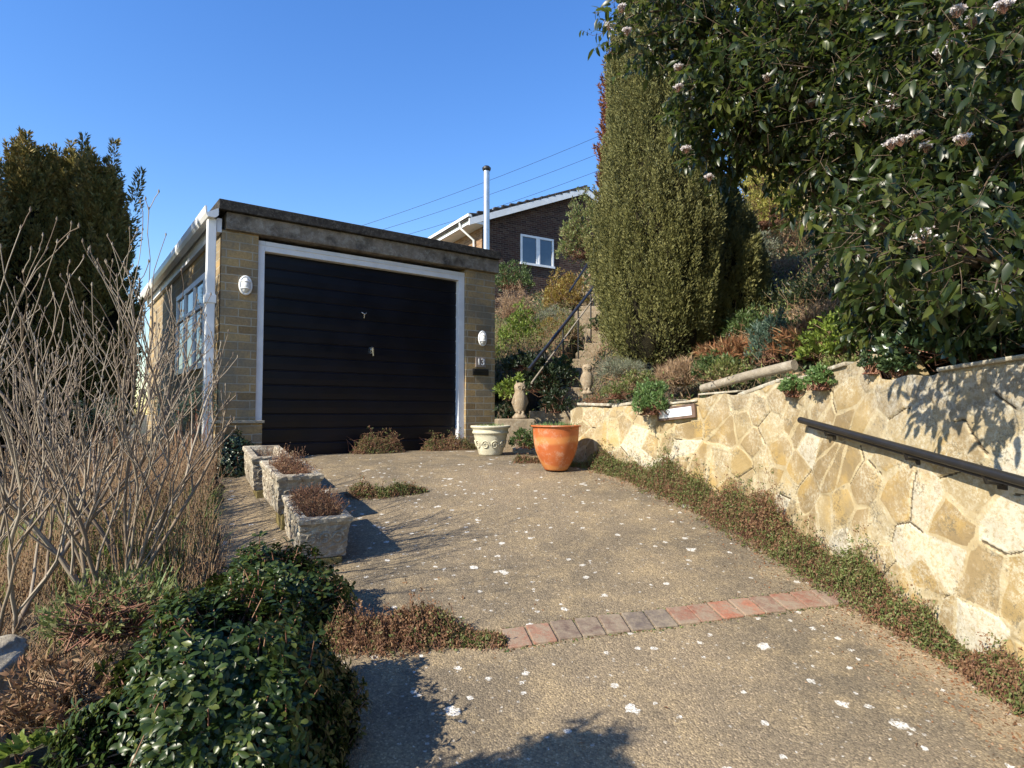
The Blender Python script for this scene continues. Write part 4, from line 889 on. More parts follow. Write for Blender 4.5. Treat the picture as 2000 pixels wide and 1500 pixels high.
# ------------------------------------------------------------------ glossy bush in the foreground
def rosette_bush(name, c, ax, nr, label, mat, L=.05, Wd=.019, k=8, seed=4, low=-.15, core=.84, lumps=.12, cat='shrub'):
    rr_ = np.random.default_rng(seed); u = nrm(rr_.normal(size=(nr*3, 3))); u = u[u[:, 2] > low][:nr]; nr = len(u); ax = np.array(ax)
    lump = 1+lumps*np.sin(u[:, 0]*7+seed)*np.cos(u[:, 1]*6+1)+lumps*.8*np.sin(u[:, 2]*9+u[:, 0]*4); d = lump*(1-.22*rr_.random(nr)**1.5)*np.where(rr_.random(nr) < .10, 1+.14*rr_.random(nr), 1)
    P = u*ax*d[:, None]; N = nrm(u/ax+np.array([0, 0, .4])+rr_.normal(size=(nr, 3))*.35)
    a = np.tile(np.arange(k)/k*2*math.pi, nr)+np.repeat(rr_.random(nr)*6.28, k)+rr_.normal(size=nr*k)*.25; NN = np.repeat(N, k, 0)
    ref = nrm(rr_.normal(size=(nr, 3))); U1 = nrm(np.cross(N, ref)); U2 = np.cross(N, U1); U1 = np.repeat(U1, k, 0); U2 = np.repeat(U2, k, 0)
    tilt_ = rr_.uniform(.15, 1.1, nr*k)[:, None]; Dd = nrm((U1*np.cos(a)[:, None]+U2*np.sin(a)[:, None])+NN*tilt_); PP = np.repeat(P, k, 0)-NN*.01+rr_.normal(size=(nr*k, 3))*.006
    v = leaves(PP, Dd, nrm(NN-Dd*.2+rr_.normal(size=(nr*k, 3))*.15), L*(.65+.6*rr_.random(nr*k)), Wd*(.8+.4*rr_.random(nr*k)), 'obov', .22+.2*rr_.random(nr*k), .3)
    root = empty(name, c, 0, label, cat); mesh_np('foliage', v[0], v[1], mat, root, smooth=True, rnd=v[2])
    m = nr; v = twigs(P*.45, P*.99, .004, .002); mesh_np('stems', v[0], v[1], M['redtwig'], root, rnd=v[2])
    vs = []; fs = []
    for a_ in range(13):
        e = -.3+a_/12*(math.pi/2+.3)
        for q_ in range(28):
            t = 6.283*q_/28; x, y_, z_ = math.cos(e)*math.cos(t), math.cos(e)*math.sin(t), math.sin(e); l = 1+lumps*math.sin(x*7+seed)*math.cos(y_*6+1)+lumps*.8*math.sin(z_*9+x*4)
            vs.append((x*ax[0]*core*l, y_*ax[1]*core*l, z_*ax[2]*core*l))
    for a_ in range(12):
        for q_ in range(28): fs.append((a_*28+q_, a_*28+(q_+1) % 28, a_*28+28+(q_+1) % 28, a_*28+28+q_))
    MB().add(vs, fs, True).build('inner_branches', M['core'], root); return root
fb = at(425, 1500, 1.9)
rosette_bush('glossy_bush', (fb.x+.0, 1.92, -1.14), (.39, .44, .54), 5600, 'glossy dark green bush filling the lower left foreground', M['dkleaf'], seed=4, core=.82, L=.031, Wd=.014)
root_ = rosette_bush('glossy_bush', (-1.05, 2.75, -.99), (.36, .30, .37), 1700, 'smaller glossy green bush behind the big foreground one beside the drive', M['dkleaf'], seed=9, core=.8, L=.030, Wd=.014)
root_ = rosette_bush('glossy_bush', (-.67, 1.76, -1.14), (.19, .22, .40), 1500, 'low right lobe of glossy foliage spilling onto the drive at the bottom', M['dkleaf'], seed=12, core=.80, L=.031, Wd=.014)
rosette_bush('glossy_bush', (-1.27, .72, -.25), (.27, .27, .66), 900, 'taller glossy bush outside the lower left picture edge', M['dkleaf'], seed=14, L=.045, Wd=.018)
rosette_bush('box_bush', at(455, 900, 5.35)+Vector((0, 0, -.12)), (.24, .2, .34), 700, 'small rounded evergreen bush in front of the garage plinth', M['ivy'], L=.022, Wd=.012, seed=17)

# ------------------------------------------------------------------ laurustinus over the wall, upper right
VB = empty('laurustinus_tree', (0, 0, 0), 0, 'big dark evergreen with pinkish white flower clusters overhanging the stone wall', 'tree')
blobs = [(1985, 230, 2.5, .62), (1760, 140, 3.0, .72), (1500, 90, 3.4, .58), (1290, 10, 3.6, .34), (1395, 150, 3.7, .34), (1890, 420, 2.8, .50), (1600, 200, 3.5, .52), (1440, 230, 3.7, .32),
         (1720, 330, 3.2, .40), (1400, 280, 3.8, .22), (1960, 560, 2.7, .34), (1780, 530, 3.2, .34), (1900, 40, 3.4, .9), (1620, -40, 3.7, .8), (1850, 250, 4.2, .9), (1700, 60, 4.4, .9), (1480, 20, 4.2, .6), (1990, 480, 3.6, .6), (1730, 600, 3.4, .22), (1850, 600, 3.6, .38)]
blobs += [(1765, 465, 2.15, .17), (1905, 500, 2.0, .17), (1690, 420, 2.35, .13)]
cs = [(at(px, py, D), r) for px, py, D, r in blobs]; tot = sum(r*r for _, r in cs); PL = []; CL = []
trunk0 = Vector((2.75, 3.5, .35)); mbk = MB()
for (c, r) in cs:
    nn_ = int(3600*r*r/tot*2.9); u = rdir(nn_); rad = rng.random(nn_)**.30; bump_ = 1+.22*np.sin(u[:, 0]*6+c.x*5)*np.cos(u[:, 2]*5+c.y*3)
    PL.append(np.array(c)+u*r*(rad*bump_)[:, None]); CL.append(u)
    mid_ = trunk0.lerp(c, .5)+Vector((random.uniform(-.2, .2), random.uniform(-.2, .2), .15)); mbk.tube([trunk0+Vector((random.uniform(-.06, .06), random.uniform(-.06, .06), 0)), mid_, c], [.03, .016, .006], 7, cap=False)
    for _ in range(int(14*r*3)):
        e = c+Vector(rdir(1)[0])*r*.95; s_ = mid_.lerp(c, random.uniform(.4, 1)); mbk.tube([s_, s_.lerp(e, .5)+Vector((0, 0, .04)), e], [.008, .005, .002], 5, cap=False)
mbk.tube([trunk0+Vector((0, 0, -.5)), trunk0], [.07, .05], 9)
mbk.build('trunk', M['bark'], VB)
C_ = np.concatenate(PL); OU = np.concatenate(CL); nS = len(C_); k = 6
shoot = nrm(OU*.6+rng.normal(size=(nS, 3))*.5+np.array([0, 0, -.05]))
t = np.tile(np.linspace(0, 1, k), nS); PP = np.repeat(C_, k, 0)+np.repeat(shoot, k, 0)*(t*.10)[:, None]; sd_ = nrm(np.cross(np.repeat(shoot, k, 0), rng.normal(size=(nS*k, 3))))
Dd = nrm(sd_*.9+np.repeat(shoot, k, 0)*.5+np.array([0, 0, -.45])+rng.normal(size=(nS*k, 3))*.2); Nn = nrm(np.array([-.25, -.2, 1.0])+rng.normal(size=(nS*k, 3))*.55)
v = leaves(PP, Dd, Nn, .062*(.55+.75*rng.random(nS*k)), .025*(.8+.4*rng.random(nS*k)), 'oval', .2+.25*rng.random(nS*k), .25)
mesh_np('foliage', v[0], v[1], M['vib'], VB, smooth=True, rnd=v[2])
v = twigs(C_-shoot*.05, C_+shoot*.10, .0018, .0010); mesh_np('twigs', v[0], v[1], M['bark'], VB, rnd=v[2])
fl_px = [(1215, 15, 3.3), (1225, 60, 3.35), (1325, 130, 3.4), (1325, 170, 3.4), (1340, 290, 3.5), (1385, 345, 3.5), (1710, 215, 2.6), (1690, 235, 2.65), (1790, 262, 2.4), (1760, 272, 2.4), (1740, 280, 2.45), (1705, 340, 2.9), (1585, 200, 3.1), (1630, 265, 3.1), (1840, 100, 2.3), (1870, 20, 2.2), (1900, 40, 2.1), (1580, 5, 3.0), (1685, 500, 2.95), (1745, 580, 3.0), (1880, 270, 2.2), (1810, 285, 2.4), (1500, 150, 3.1), (1960, 10, 1.95), (1650, 8, 2.9)]
FP = []; FD = []; ST_ = []; SE = []
for px, py, D in fl_px:
    c = np.array(at(px, py, D)); m = 46; u = rdir(m); u[:, 2] = abs(u[:, 2])*.6; P = c+u*np.array([.027, .027, .018])*(.5+.5*rng.random((m, 1)))
    for q_ in range(5):
        FP.append(P+rng.normal(size=P.shape)*.0012); FD.append(rdir(m))
    ST_.append(np.repeat((c-np.array([0, 0, .03]))[None], m, 0)); SE.append(P)
jj = rng.integers(0, nS, 90); CC = C_[jj]+shoot[jj]*.11
for c in CC:
    m = 16; P = c+rng.normal(size=(m, 3))*np.array([.018, .018, .012]); FP += [P, P+rng.normal(size=P.shape)*.001]; FD += [rdir(m), rdir(m)]; ST_.append(np.repeat((c-np.array([0, 0, .03]))[None], m, 0)); SE.append(P)
FP = np.concatenate(FP); FD = np.concatenate(FD); v = diamonds(FP, FD, rdir(len(FP)), .0095, .008); mesh_np('flowers', v[0], v[1], M['flower'], VB, rnd=v[2])
v = twigs(np.concatenate(ST_), np.concatenate(SE), .0005, .0004); mesh_np('flower_stalks', v[0], v[1], M['redtwig'], VB, rnd=v[2])

# ------------------------------------------------------------------ planting on the bank
def onbank(px, py, D): p = at(px, py, D); p.z = min(p.z, 99); return p
sh = [ # name, px, py(centre base), D, r, h, n, L, W, mat, label
 ('lime_shrub', 1022, 690, 11.0, .50, .85, 4200, .055, .022, 'lime', 'bright lime-green shrub with twiggy base right of the garage wall'),
 ('twiggy_shrub', 1020, 738, 9.7, .48, .62, 500, .03, .01, 'dry', 'tan twiggy lower half of planting beside the garage, below the lime shrub'),
 ('mid_green_shrub', 1085, 680, 10.8, .42, .60, 2200, .04, .014, 'gold', 'mixed green shrub touching the stair handrail'),
 ('golden_shrub', 1105, 595, 12.6, .50, .70, 3600, .05, .018, 'gold', 'golden orange-tinged shrub below the house window'),
 ('silver_shrub', 1085, 630, 11.6, .42, .30, 2400, .04, .009, 'grey', 'silver-grey leaved low shrub between lime and golden shrubs'),
 ('pinkish_dry_shrub', 1003, 610, 12.4, .42, .66, 1900, .04, .008, 'dry', 'pinkish dry twiggy shrub beside the garage roof end'),
 ('dark_evergreen_shrub', 1000, 560, 13.5, .55, .55, 2600, .05, .02, 'mid', 'olive evergreen shrub below the house wall behind the garage roof end'),
 ('leafy_tall_shrub', 1140, 500, 14.0, .62, 1.5, 3200, .08, .03, 'lime2', 'tall loose green shrub in front of the house gable beside the columnar conifer'),
 ('russet_low_shrub', 1015, 620, 11.8, .36, .22, 1500, .035, .01, 'cover_r', 'reddish low plant above the lime shrub'),
 ('dark_hedge_plant', 1060, 760, 7.9, .34, .34, 2200, .05, .018, 'dark', 'dark green plant at the foot of the stair handrail'),
 ('ivy_mound', 1025, 720, 8.0, .30, .22, 1500, .04, .02, 'dark', 'dark shaded foliage behind the lower owl statue'),
 ('trailing_sage', 1272, 800, 4.96, .16, .25, 2600, .028, .010, 'sage', 'bright green leafy clump spilling over the wall top above the name plate'),
 ('low_herb', 1205, 770, 5.4, .16, .10, 900, .02, .007, 'cover', 'low herb cushion on the wall top left of the spilling clump'),
 ('pale_grass_clump', 1215, 735, 6.1, .25, .16, 1200, .07, .004, 'grey', 'pale feathery grass clump beside the upper owl statue'),
 ('ruddy_plant', 1165, 790, 5.75, .13, .07, 500, .02, .006, 'cover_r', 'small ruddy cushion plant at the left end of the wall top'),
 ('mixed_low_shrub', 1395, 735, 5.2, .24, .20, 1600, .035, .012, 'mid', 'mixed green low shrub behind the timber pole'),
 ('wall_ivy', 1548, 762, 3.70, .075, .085, 1100, .018, .012, 'sage', 'small round ivy tuft hanging on the wall at the end of the pole'),
 ('wall_ivy', 1600, 748, 3.44, .085, .10, 1300, .018, .012, 'sage', 'larger ivy tuft hanging on the wall right of the pole end'),
 ('wall_ivy', 1700, 715, 3.05, .055, .05, 500, .016, .011, 'ivy', 'small dark ivy tuft on the tallest corner of the wall'),
 ('euphorbia', 1510, 700, 5.0, .20, .36, 2000, .05, .008, 'euph', 'blue-green euphorbia with narrow leaves on the bank behind the pole'),
 ('dead_fern', 1440, 700, 5.6, .30, .14, 900, .10, .012, 'fern', 'orange-brown dead fern fronds left of the euphorbia'),
 ('dead_fern', 1585, 690, 4.7, .26, .26, 1100, .10, .012, 'fern', 'rust-coloured dead ferns right of the euphorbia'),
 ('leafy_bank_shrub', 1660, 690, 4.1, .30, .34, 2200, .035, .016, 'lime', 'fresh green shrub above the tallest part of the wall'),
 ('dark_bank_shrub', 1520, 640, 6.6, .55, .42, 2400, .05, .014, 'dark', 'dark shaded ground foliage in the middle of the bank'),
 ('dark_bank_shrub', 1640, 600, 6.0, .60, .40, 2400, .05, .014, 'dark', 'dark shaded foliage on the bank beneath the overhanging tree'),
 ('yellow_shrub', 1490, 440, 9.3, .52, 1.1, 4200, .04, .018, 'yellow', 'yellow-leaved shrub lit by sun beyond the dark tree'),
 ('grey_green_shrub', 1470, 510, 9.0, .45, .45, 2600, .04, .014, 'grey', 'grey-green shrub below the yellow-leaved one'),
 ('brown_twiggy_shrub', 1545, 480, 9.4, .40, .60, 500, .03, .008, 'dry', 'brown leafless twiggy shrub between yellow shrub and stone pier'),
 ('bronze_ground_plant', 1500, 540, 8.0, .60, .20, 1500, .03, .01, 'cover_r', 'bronze low plants on the upper bank'),
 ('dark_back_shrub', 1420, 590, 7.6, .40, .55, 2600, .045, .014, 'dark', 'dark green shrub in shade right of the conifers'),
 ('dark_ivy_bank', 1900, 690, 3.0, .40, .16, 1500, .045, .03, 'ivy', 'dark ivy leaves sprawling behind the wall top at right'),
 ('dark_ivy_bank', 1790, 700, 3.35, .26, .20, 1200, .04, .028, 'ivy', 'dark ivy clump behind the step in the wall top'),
 ('wall_ivy', 1748, 722, 3.0, .085, .07, 900, .025, .017, 'ivy', 'dark ivy tuft in the dip of the wall top above the handrail'),
]
for nm, px, py, D, r, h, n, L, Wd, mt, lb in sh:
    p = at(px, py, D); tw = M['dry'] if mt in ('dry', 'grey', 'lime', 'gold') else None
    tuft(nm, p, r, h, int(n*1.5), L, Wd, M[mt], lb, 'shrub' if 'shrub' in nm else 'plant', ntw=260 if mt in ('dry',) or nm == 'lime_shrub' else 60, twmat=tw)
def blades(name, c, n, L, Wd, mat, label, spread=.5, r=.05, cat='plant', curl=.5, lean=(0, 0), kind=None, group=None):
    c = np.array(c); P = np.concatenate([rng.normal(size=(n, 2))*r, np.zeros((n, 1))], 1)+c; Dd = nrm(np.concatenate([rng.normal(size=(n, 2))*spread+np.array(lean), np.ones((n, 1))], 1))
    N = nrm(np.concatenate([-Dd[:, :2]*1.0, np.full((n, 1), .3)], 1)); v = leaves(P, Dd, N, L*(.5+.6*rng.random(n)), Wd*(.7+.5*rng.random(n)), 'blade', curl*rng.random(n)*-1*-1, .15)
    o = mesh_np(name, v[0], v[1], mat, None, rnd=v[2]); tag(o, label, cat, group, kind); return o
blades('iris_clump', (at(1890, 700, 3.0)), 34, .42, .016, M['mid'], 'fan of dark strap leaves rising behind the wall top at right', .55, .05, lean=(-.5, -.1))
blades('iris_clump', (at(1960, 690, 3.3)), 26, .50, .016, M['dark'], 'taller shaded strap leaves near the right picture edge', .5, .06, lean=(-.1, 0))
blades('iris_clump', (at(1545, 640, 6.3)), 30, .50, .02, M['mid'], 'dark green sword leaves in the shaded middle of the bank', .3, .05)
blades('strap_leaf_plant', (at(1460, 745, 4.9)), 40, .22, .010, M['lime'], 'yellow-green strap leaves left of the euphorbia', .6, .07)
blades('strap_leaf_plant', (at(1610, 690, 4.1)), 24, .24, .012, M['lime'], 'lime strap leaves arching above the wall ivy', .6, .04, lean=(-.5, 0))
tuft('variegated_plant', at(1000, 775, 7.4), .17, .24, 700, .06, .022, M['lime'], 'pale yellow-green leafy plant beside the garage corner', kindleaf='round')
tuft('dark_foliage', at(985, 830, 7.6), .16, .3, 900, .05, .016, M['dark'], 'dark narrow-leaved plant in the shade at the garage corner')
# back hedge and stone pier beyond
SP = at(1606, 475, 9.8); mb = MB(); mb.box(-.18, .30, -.25, .25, -.8, .78); sp = mb.build('stone_pier', M['wall'], None, .01); sp.location = (SP.x, SP.y, SP.z); sp.rotation_euler = (0, 0, .9)
tag(sp, 'sunlit yellow stone pier seen through the gap under the dark tree', 'wall')
for (px, D, R, Hh, sd_, lb) in ((1560, 12.5, 1.3, 4.6, 41, 'dark evergreen tree at the top of the bank behind the yellow shrub'), (1750, 10.5, 1.5, 4.4, 42, 'dark evergreen tree on the upper bank behind the laurustinus'), (1960, 8.5, 1.5, 3.6, 43, 'dark evergreen tree at the right edge behind the laurustinus')):
    p = at(px, 500, D); p.z = T(p.x, p.y)
    plume_conifer('evergreen_tree', p, R, Hh, 26000, M['dark'], lb, L=.10, plumes=420, seed=sd_, coreR=.8, taper=.4, wsp=1.2)

# ------------------------------------------------------------------ left garden
def scatter_stems(name, region, n, L, mat, label, cat, kind=None, spread=.12, th=.0025, D=(3.2, 5), surf=terrain, mats=None):
    P = []
    for _ in range(n):
        px, py = region(); p = ground(px, py, terrain) if False else None
        Dd = random.uniform(*D); q_ = at(px, py, Dd); P.append((q_.x, q_.y, T(q_.x, q_.y)))
    return np.array(P)
def stems(name, x0, x1, y0, y1, n, L, mat, label, cat='plant', kind=None, spread=.13, r0=.0022, leafy=0, cond=None, group=None, lmat=None, clump=0):
    x = rng.uniform(x0, x1, n); y = rng.uniform(y0, y1, n)
    if clump:
        cx = rng.uniform(x0, x1, clump); cy = rng.uniform(y0, y1, clump); j = rng.integers(0, clump, n); x = cx[j]+rng.normal(size=n)*.05; y = cy[j]+rng.normal(size=n)*.05
    k = (x < np.interp(y, LY, LX)-.06)
    if cond is not None: k &= cond(x, y)
    x, y = x[k], y[k]; n = len(x); A = np.stack([x, y, terrain(x, y)-.01], 1); B = A+np.stack([rng.normal(size=n)*spread*L, rng.normal(size=n)*spread*L, L*(.4+.7*rng.random(n))], 1)
    v = twigs(A, B, r0, r0*.5, mid=.05); root = empty(name, (0, 0, 0), 0, label, cat, group)
    if kind: root['kind'] = kind; del root['category']
    mesh_np('stems', v[0], v[1], mat, root, rnd=v[2])
    if leafy:
        t = rng.uniform(.2, 1, (n, leafy, 1)); P = (A[:, None]+(B-A)[:, None]*t).reshape(-1, 3)+rng.normal(size=(n*leafy, 3))*.006
        v = diamonds(P, rdir(len(P)), rdir(len(P)), .022, .007); mesh_np('foliage', v[0], v[1], lmat or mat, root, rnd=v[2])
    return root
stems('dry_stems', -2.7, -1.2, 3.0, 5.2, 5200, .34, M['dry'], 'thicket of pinkish tan dry stems left of the stone troughs', kind='stuff', leafy=3, lmat=M['cover_r'])
stems('dry_stems', -3.9, -2.2, 3.8, 5.8, 1600, .42, M['dry'], 'tall dry upright stems in front of the garage side', kind='stuff', leafy=2)
stems('rough_grass', -3.6, -1.4, 2.4, 4.0, 3500, .16, M['dry'], 'rough dry grass under the bare shrub', kind='stuff', spread=.5)
def grassfield(name, x0, x1, y0, y1, n, L, Wd, mat, clump):
    cx = rng.uniform(x0, x1, clump); cy = rng.uniform(y0, y1, clump); j = rng.integers(0, clump, n); x = cx[j]+rng.normal(size=n)*.06; y = cy[j]+rng.normal(size=n)*.06
    k = (x < np.interp(y, LY, LX)-.06); x, y = x[k], y[k]; n = len(x); P = np.stack([x, y, terrain(x, y)-.01], 1)
    Dd = nrm(np.concatenate([rng.normal(size=(n, 2))*.45, np.ones((n, 1))], 1)); N = nrm(np.concatenate([-Dd[:, :2], np.full((n, 1), .3)], 1))
    v = leaves(P, Dd, N, L*(.5+.7*rng.random(n)), Wd, 'blade', .5*rng.random(n), .1); o = mesh_np(name, v[0], v[1], mat, None, rnd=v[2]); o['kind'] = 'stuff'; o['label'] = 'green grass growing among the dry stems on the left'; return o
grassfield('grass', -3.0, -1.6, 2.7, 4.4, 3200, .26, .008, M['grass'], 34)
grassfield('grass', -2.3, -1.4, 3.3, 4.3, 900, .20, .007, M['grass'], 16)
for px, py, D, lb in ((355, 850, 5.1, 'blue-green euphorbia with dark stems in front of the garage downpipe'), (210, 860, 5.2, 'blue-green euphorbia partly hidden behind the bare shrub'), (408, 800, 5.5, 'small euphorbia shoot against the white downpipe')):
    c = at(px, py, D); small = D == 5.5; n = 4 if small else 12; root = empty('euphorbia', (0, 0, 0), 0, lb, 'plant'); parts = []; A = []; B = []
    for k in range(n):
        o_ = np.array([random.gauss(0, .05 if small else .10), random.gauss(0, .08), 0]); h_ = random.uniform(.25, .42)*(.7 if small else 1); t_ = np.array(c)+o_*1.5+np.array([0, 0, h_-.02]); A.append((c[0]+o_[0], c[1]+o_[1], c[2]-.25)); B.append(t_)
        m = 70; s_ = rng.random(m)[:, None]; P = t_-np.array([0, 0, .16])*s_; th = rng.random(m)*6.28; Dd = np.stack([np.cos(th), np.sin(th), np.full(m, .3)], 1)
        parts.append(leaves(P, Dd, np.tile([0, 0, 1.], (m, 1))+rng.normal(size=(m, 3))*.1, .065, .009, 'lance', .5))
    v = joinp(parts); mesh_np('foliage', v[0], v[1], M['euph'], root, rnd=v[2]); v = twigs(np.array(A), np.array(B), .005, .004, mid=.03); mesh_np('stems', v[0], v[1], M['redtwig'], root, rnd=v[2])

# pale weathered stones at the lower left edge
def rock(name, c, ax, seed, mat, label, rz=0):
    bm = bmesh.new(); bmesh.ops.create_icosphere(bm, subdivisions=5, radius=1); rr_ = random.Random(seed); ph = [rr_.uniform(0, 6) for _ in range(6)]
    for v_ in bm.verts:
        p = v_.co.copy(); q_ = Vector([math.copysign(abs(x)**.42, x) for x in p]); q_ *= 1+.05*math.sin(p.x*6+ph[0])*math.sin(p.y*5+ph[1])+.035*math.sin(p.z*13+p.x*9+ph[2])+.03*abs(math.sin(p.y*11+ph[3]+p.z*5))*math.sin(p.x*9+ph[4])+.012*math.sin(p.x*41+p.z*33)*math.sin(p.y*37)
        v_.co = Vector((q_.x*ax[0], q_.y*ax[1], q_.z*ax[2]))
    me = bpy.data.meshes.new(name); bm.to_mesh(me); bm.free(); me.polygons.foreach_set('use_smooth', [True]*len(me.polygons)); me.materials.append(mat)
    o = bpy.data.objects.new(name, me); COL.objects.link(o); o.location = c; o.rotation_euler = (.06, -.05, rz); return tag(o, label, 'stone')
rock('rough_stone', (-1.96, 2.14, -.95), (.24, .18, .13), 3, M['palestone'], 'pale rough-hewn sunlit stone slab at the left picture edge', .2)
rock('rough_stone', (-1.66, 1.80, -1.08), (.17, .14, .12), 5, M['palestone'], 'lower shaded stone below the sunlit slab at the left edge', .5)
tuft('yellow_seedling', at(45, 1480, 1.65), .08, .06, 90, .04, .018, M['lime'], 'yellow-green seedling at the bottom left corner', kindleaf='round')

# ------------------------------------------------------------------ creeping cover on the drive
def creep(pts, rad, hgt, n, name, label, red=.5):
    P2, Lc = bez([Vector((*p, 0)) for p in pts], 300); j = rng.integers(0, 300, n); rw = np.interp(j/299, np.linspace(0, 1, len(rad)), rad); a = rng.random(n)*6.28; q_ = np.minimum(np.abs(rng.normal(size=n))*.52, 1.25)
    lum = .72+.4*np.sin(j/299*Lc*7)+.35*np.sin(j/299*Lc*17+1)+.35*np.sin(a*3+j*.21); x = P2[j, 0]+rw*q_*np.cos(a); y = P2[j, 1]+rw*q_*np.sin(a); hh_ = hgt*np.maximum(1-q_**2, .08)*np.where(rng.random(n) < .07, 1.7, 1)*np.clip(lum, .12, 1.6)*rw/np.max(rad)
    z0 = base(x, y); z = z0+hh_*rng.random(n)**.5+.004; P = np.stack([x, y, z], 1)
    k = (x < wallx(y)-.01) & (q_ < .55+.5*np.clip(lum, 0, 1)+.15*rng.random(n)); P = P[k]; z0 = z0[k]; n = len(P)
    patch = np.sin(P[:, 0]*9+P[:, 1]*6)+np.sin(P[:, 1]*13-P[:, 0]*4)+rng.normal(size=n)*1.7+1.2*np.sin(P[:, 0]*31)*np.sin(P[:, 1]*37); isr = patch < (red-.5)*3
    o = empty(name, (0, 0, 0), 0, None, None); o['kind'] = 'stuff'; o['label'] = label
    for msk, mt in ((isr, 'cover_r'), (~isr, 'cover')):
        Q = P[msk]; m = len(Q); kk = 5; QQ = np.repeat(Q, kk, 0)+rng.normal(size=(m*kk, 3))*.006; v = diamonds(QQ, rng.normal(size=(m*kk, 3))+np.array([0, 0, .6]), rng.normal(size=(m*kk, 3))+np.array([0, 0, .5]), .015*(.5+.9*rng.random(m*kk)), .0075); mesh_np('leaflets', v[0], v[1], M[mt], o, rnd=v[2])
    s_ = rng.random(n) < .45; Q = P[s_]; v = twigs(np.stack([Q[:, 0]+rng.normal(size=len(Q))*.02, Q[:, 1]+rng.normal(size=len(Q))*.02, z0[s_]], 1), Q+rng.normal(size=Q.shape)*.008+np.array([0, 0, .012]), .0012, .0007); mesh_np('stems', v[0], v[1], M['redtwig'], o, rnd=v[2]); return o
wy_ = np.linspace(1.9, 5.5, 14)
creep([(float(wallx(y))-.13-.05*math.sin(y*2), y) for y in wy_], [.07, .09, .11, .13, .15, .18, .20, .21, .21, .20, .19, .17, .14, .11], .19, 32000, 'ground_cover', 'creeping green and russet cover along the foot of the stone wall', .22)
g1 = [ground(*p) for p in ((640, 1262), (740, 1258), (860, 1250), (975, 1262))]
creep([(p.x, p.y) for p in g1], [.09, .13, .12, .05], .10, 6500, 'ground_cover', 'creeping russet cover where the brick strip disappears', .65)
g1 = [ground(*p) for p in ((690, 972), (740, 972), (830, 962))]
creep([(p.x, p.y) for p in g1], [.09, .08, .04], .07, 2200, 'ground_cover', 'flat russet creeping plants right of the stone troughs', .6)
g1 = [gpt(.95, -.12), gpt(1.15, -.12), gpt(1.38, -.1)]
creep([(p.x, p.y) for p in g1], [.12, .16, .10], .15, 2600, 'ground_cover', 'dry weeds growing at the middle of the garage door', .6)
g1 = [gpt(1.75, -.10), gpt(2.1, -.12), gpt(2.42, -.16)]
creep([(p.x, p.y) for p in g1], [.10, .15, .10], .13, 2600, 'ground_cover', 'dry weeds growing at the right end of the garage door', .5)
g1 = [ground(*p) for p in ((1010, 905), (1060, 905), (1180, 918), (1215, 930))]
creep([(p.x, p.y) for p in g1], [.07, .06, .14, .12], .10, 2600, 'ground_cover', 'green creeping plants around the orange pot', .25)
for k_, (x, lb) in enumerate(((1.0, 'spindly dead weed against the middle of the garage door'), (1.95, 'spindly dead weed against the right of the garage door'))):
    c = np.array(gpt(x, -.12)); n = 45; A = np.tile(c, (n, 1))+rng.normal(size=(n, 3))*np.array([.05, .04, 0]); B = A+rng.normal(size=(n, 3))*np.array([.16, .05, .04])+np.array([.05, 0, .17]); v = twigs(A, B, .0016, .001, mid=.2)
    o = mesh_np('dead_weed', v[0], v[1], M['redtwig'], None, rnd=v[2]); tag(o, lb, 'weed', 'dead weeds at the garage door')

# leaf litter and low cover over the whole bank
def bankcover(name, x0, x1, y0, y1, n, mats, label):
    x = rng.uniform(x0, x1, n); y = rng.uniform(y0, y1, n)
    k = (x > np.where(y < 5.9, wallx(y)+.12, np.where(y < 6.9, .8, stairx(y)+.4))) | ((x < stairx(y)-.4) & (y > 7.6) & ((x+2.41)*.801+(y-6.0)*.598 > 2.9)); x, y = x[k], y[k]; n = len(x)
    cl_ = np.sin(x*3.1+y*2.3)+np.sin(y*5.3-x*1.7)+rng.normal(size=n)*.6; o = empty(name); o['kind'] = 'stuff'; o['label'] = label
    q = np.argsort(cl_); 
    for idx, mt in zip(np.array_split(q, len(mats)), mats):
        m = len(idx); kk = 6; P = np.stack([x[idx], y[idx], terrain(x[idx], y[idx])], 1); sc_ = 1 if y0 < 5 else 2.4; P = np.repeat(P, kk, 0)+rng.normal(size=(m*kk, 3))*np.array([.03, .03, .025])*sc_+np.array([0, 0, .025])
        v = leaves(P, rng.normal(size=(m*kk, 3))+np.array([0, 0, .5]), rng.normal(size=(m*kk, 3))*.6+np.array([0, 0, 1.]), .05*sc_*(.4+.8*rng.random(m*kk)), .016*sc_, 'lance', .3); mesh_np('leaves', v[0], v[1], M[mt], o, rnd=v[2])
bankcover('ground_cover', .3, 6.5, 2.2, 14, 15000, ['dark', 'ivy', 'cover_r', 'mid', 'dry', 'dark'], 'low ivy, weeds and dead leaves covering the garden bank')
tuft('dark_foliage', at(1085, 800, 7.25), .20, .26, 1300, .05, .016, M['dark'], 'dark green foliage added in front of the lowest garden step to darken it', kindleaf='lance')  # added plant, its dark leaves stand in for the garage's shade
tuft('low_herb', at(1030, 868, 6.3), .19, .19, 1800, .025, .012, M['mid'], 'small leafy herbs growing between the two pots below the owl')
tuft('narrow_leaved_plant', at(985, 790, 7.9), .15, .26, 1400, .07, .014, M['dark'], 'dark narrow-leaved plant right against the garage corner')
bankcover('ground_cover', -3.5, 5.5, 8.5, 22, 9000, ['mid', 'dry', 'cover_r', 'lime2', 'dark'], 'rough mixed low growth on the far upper bank below the house')
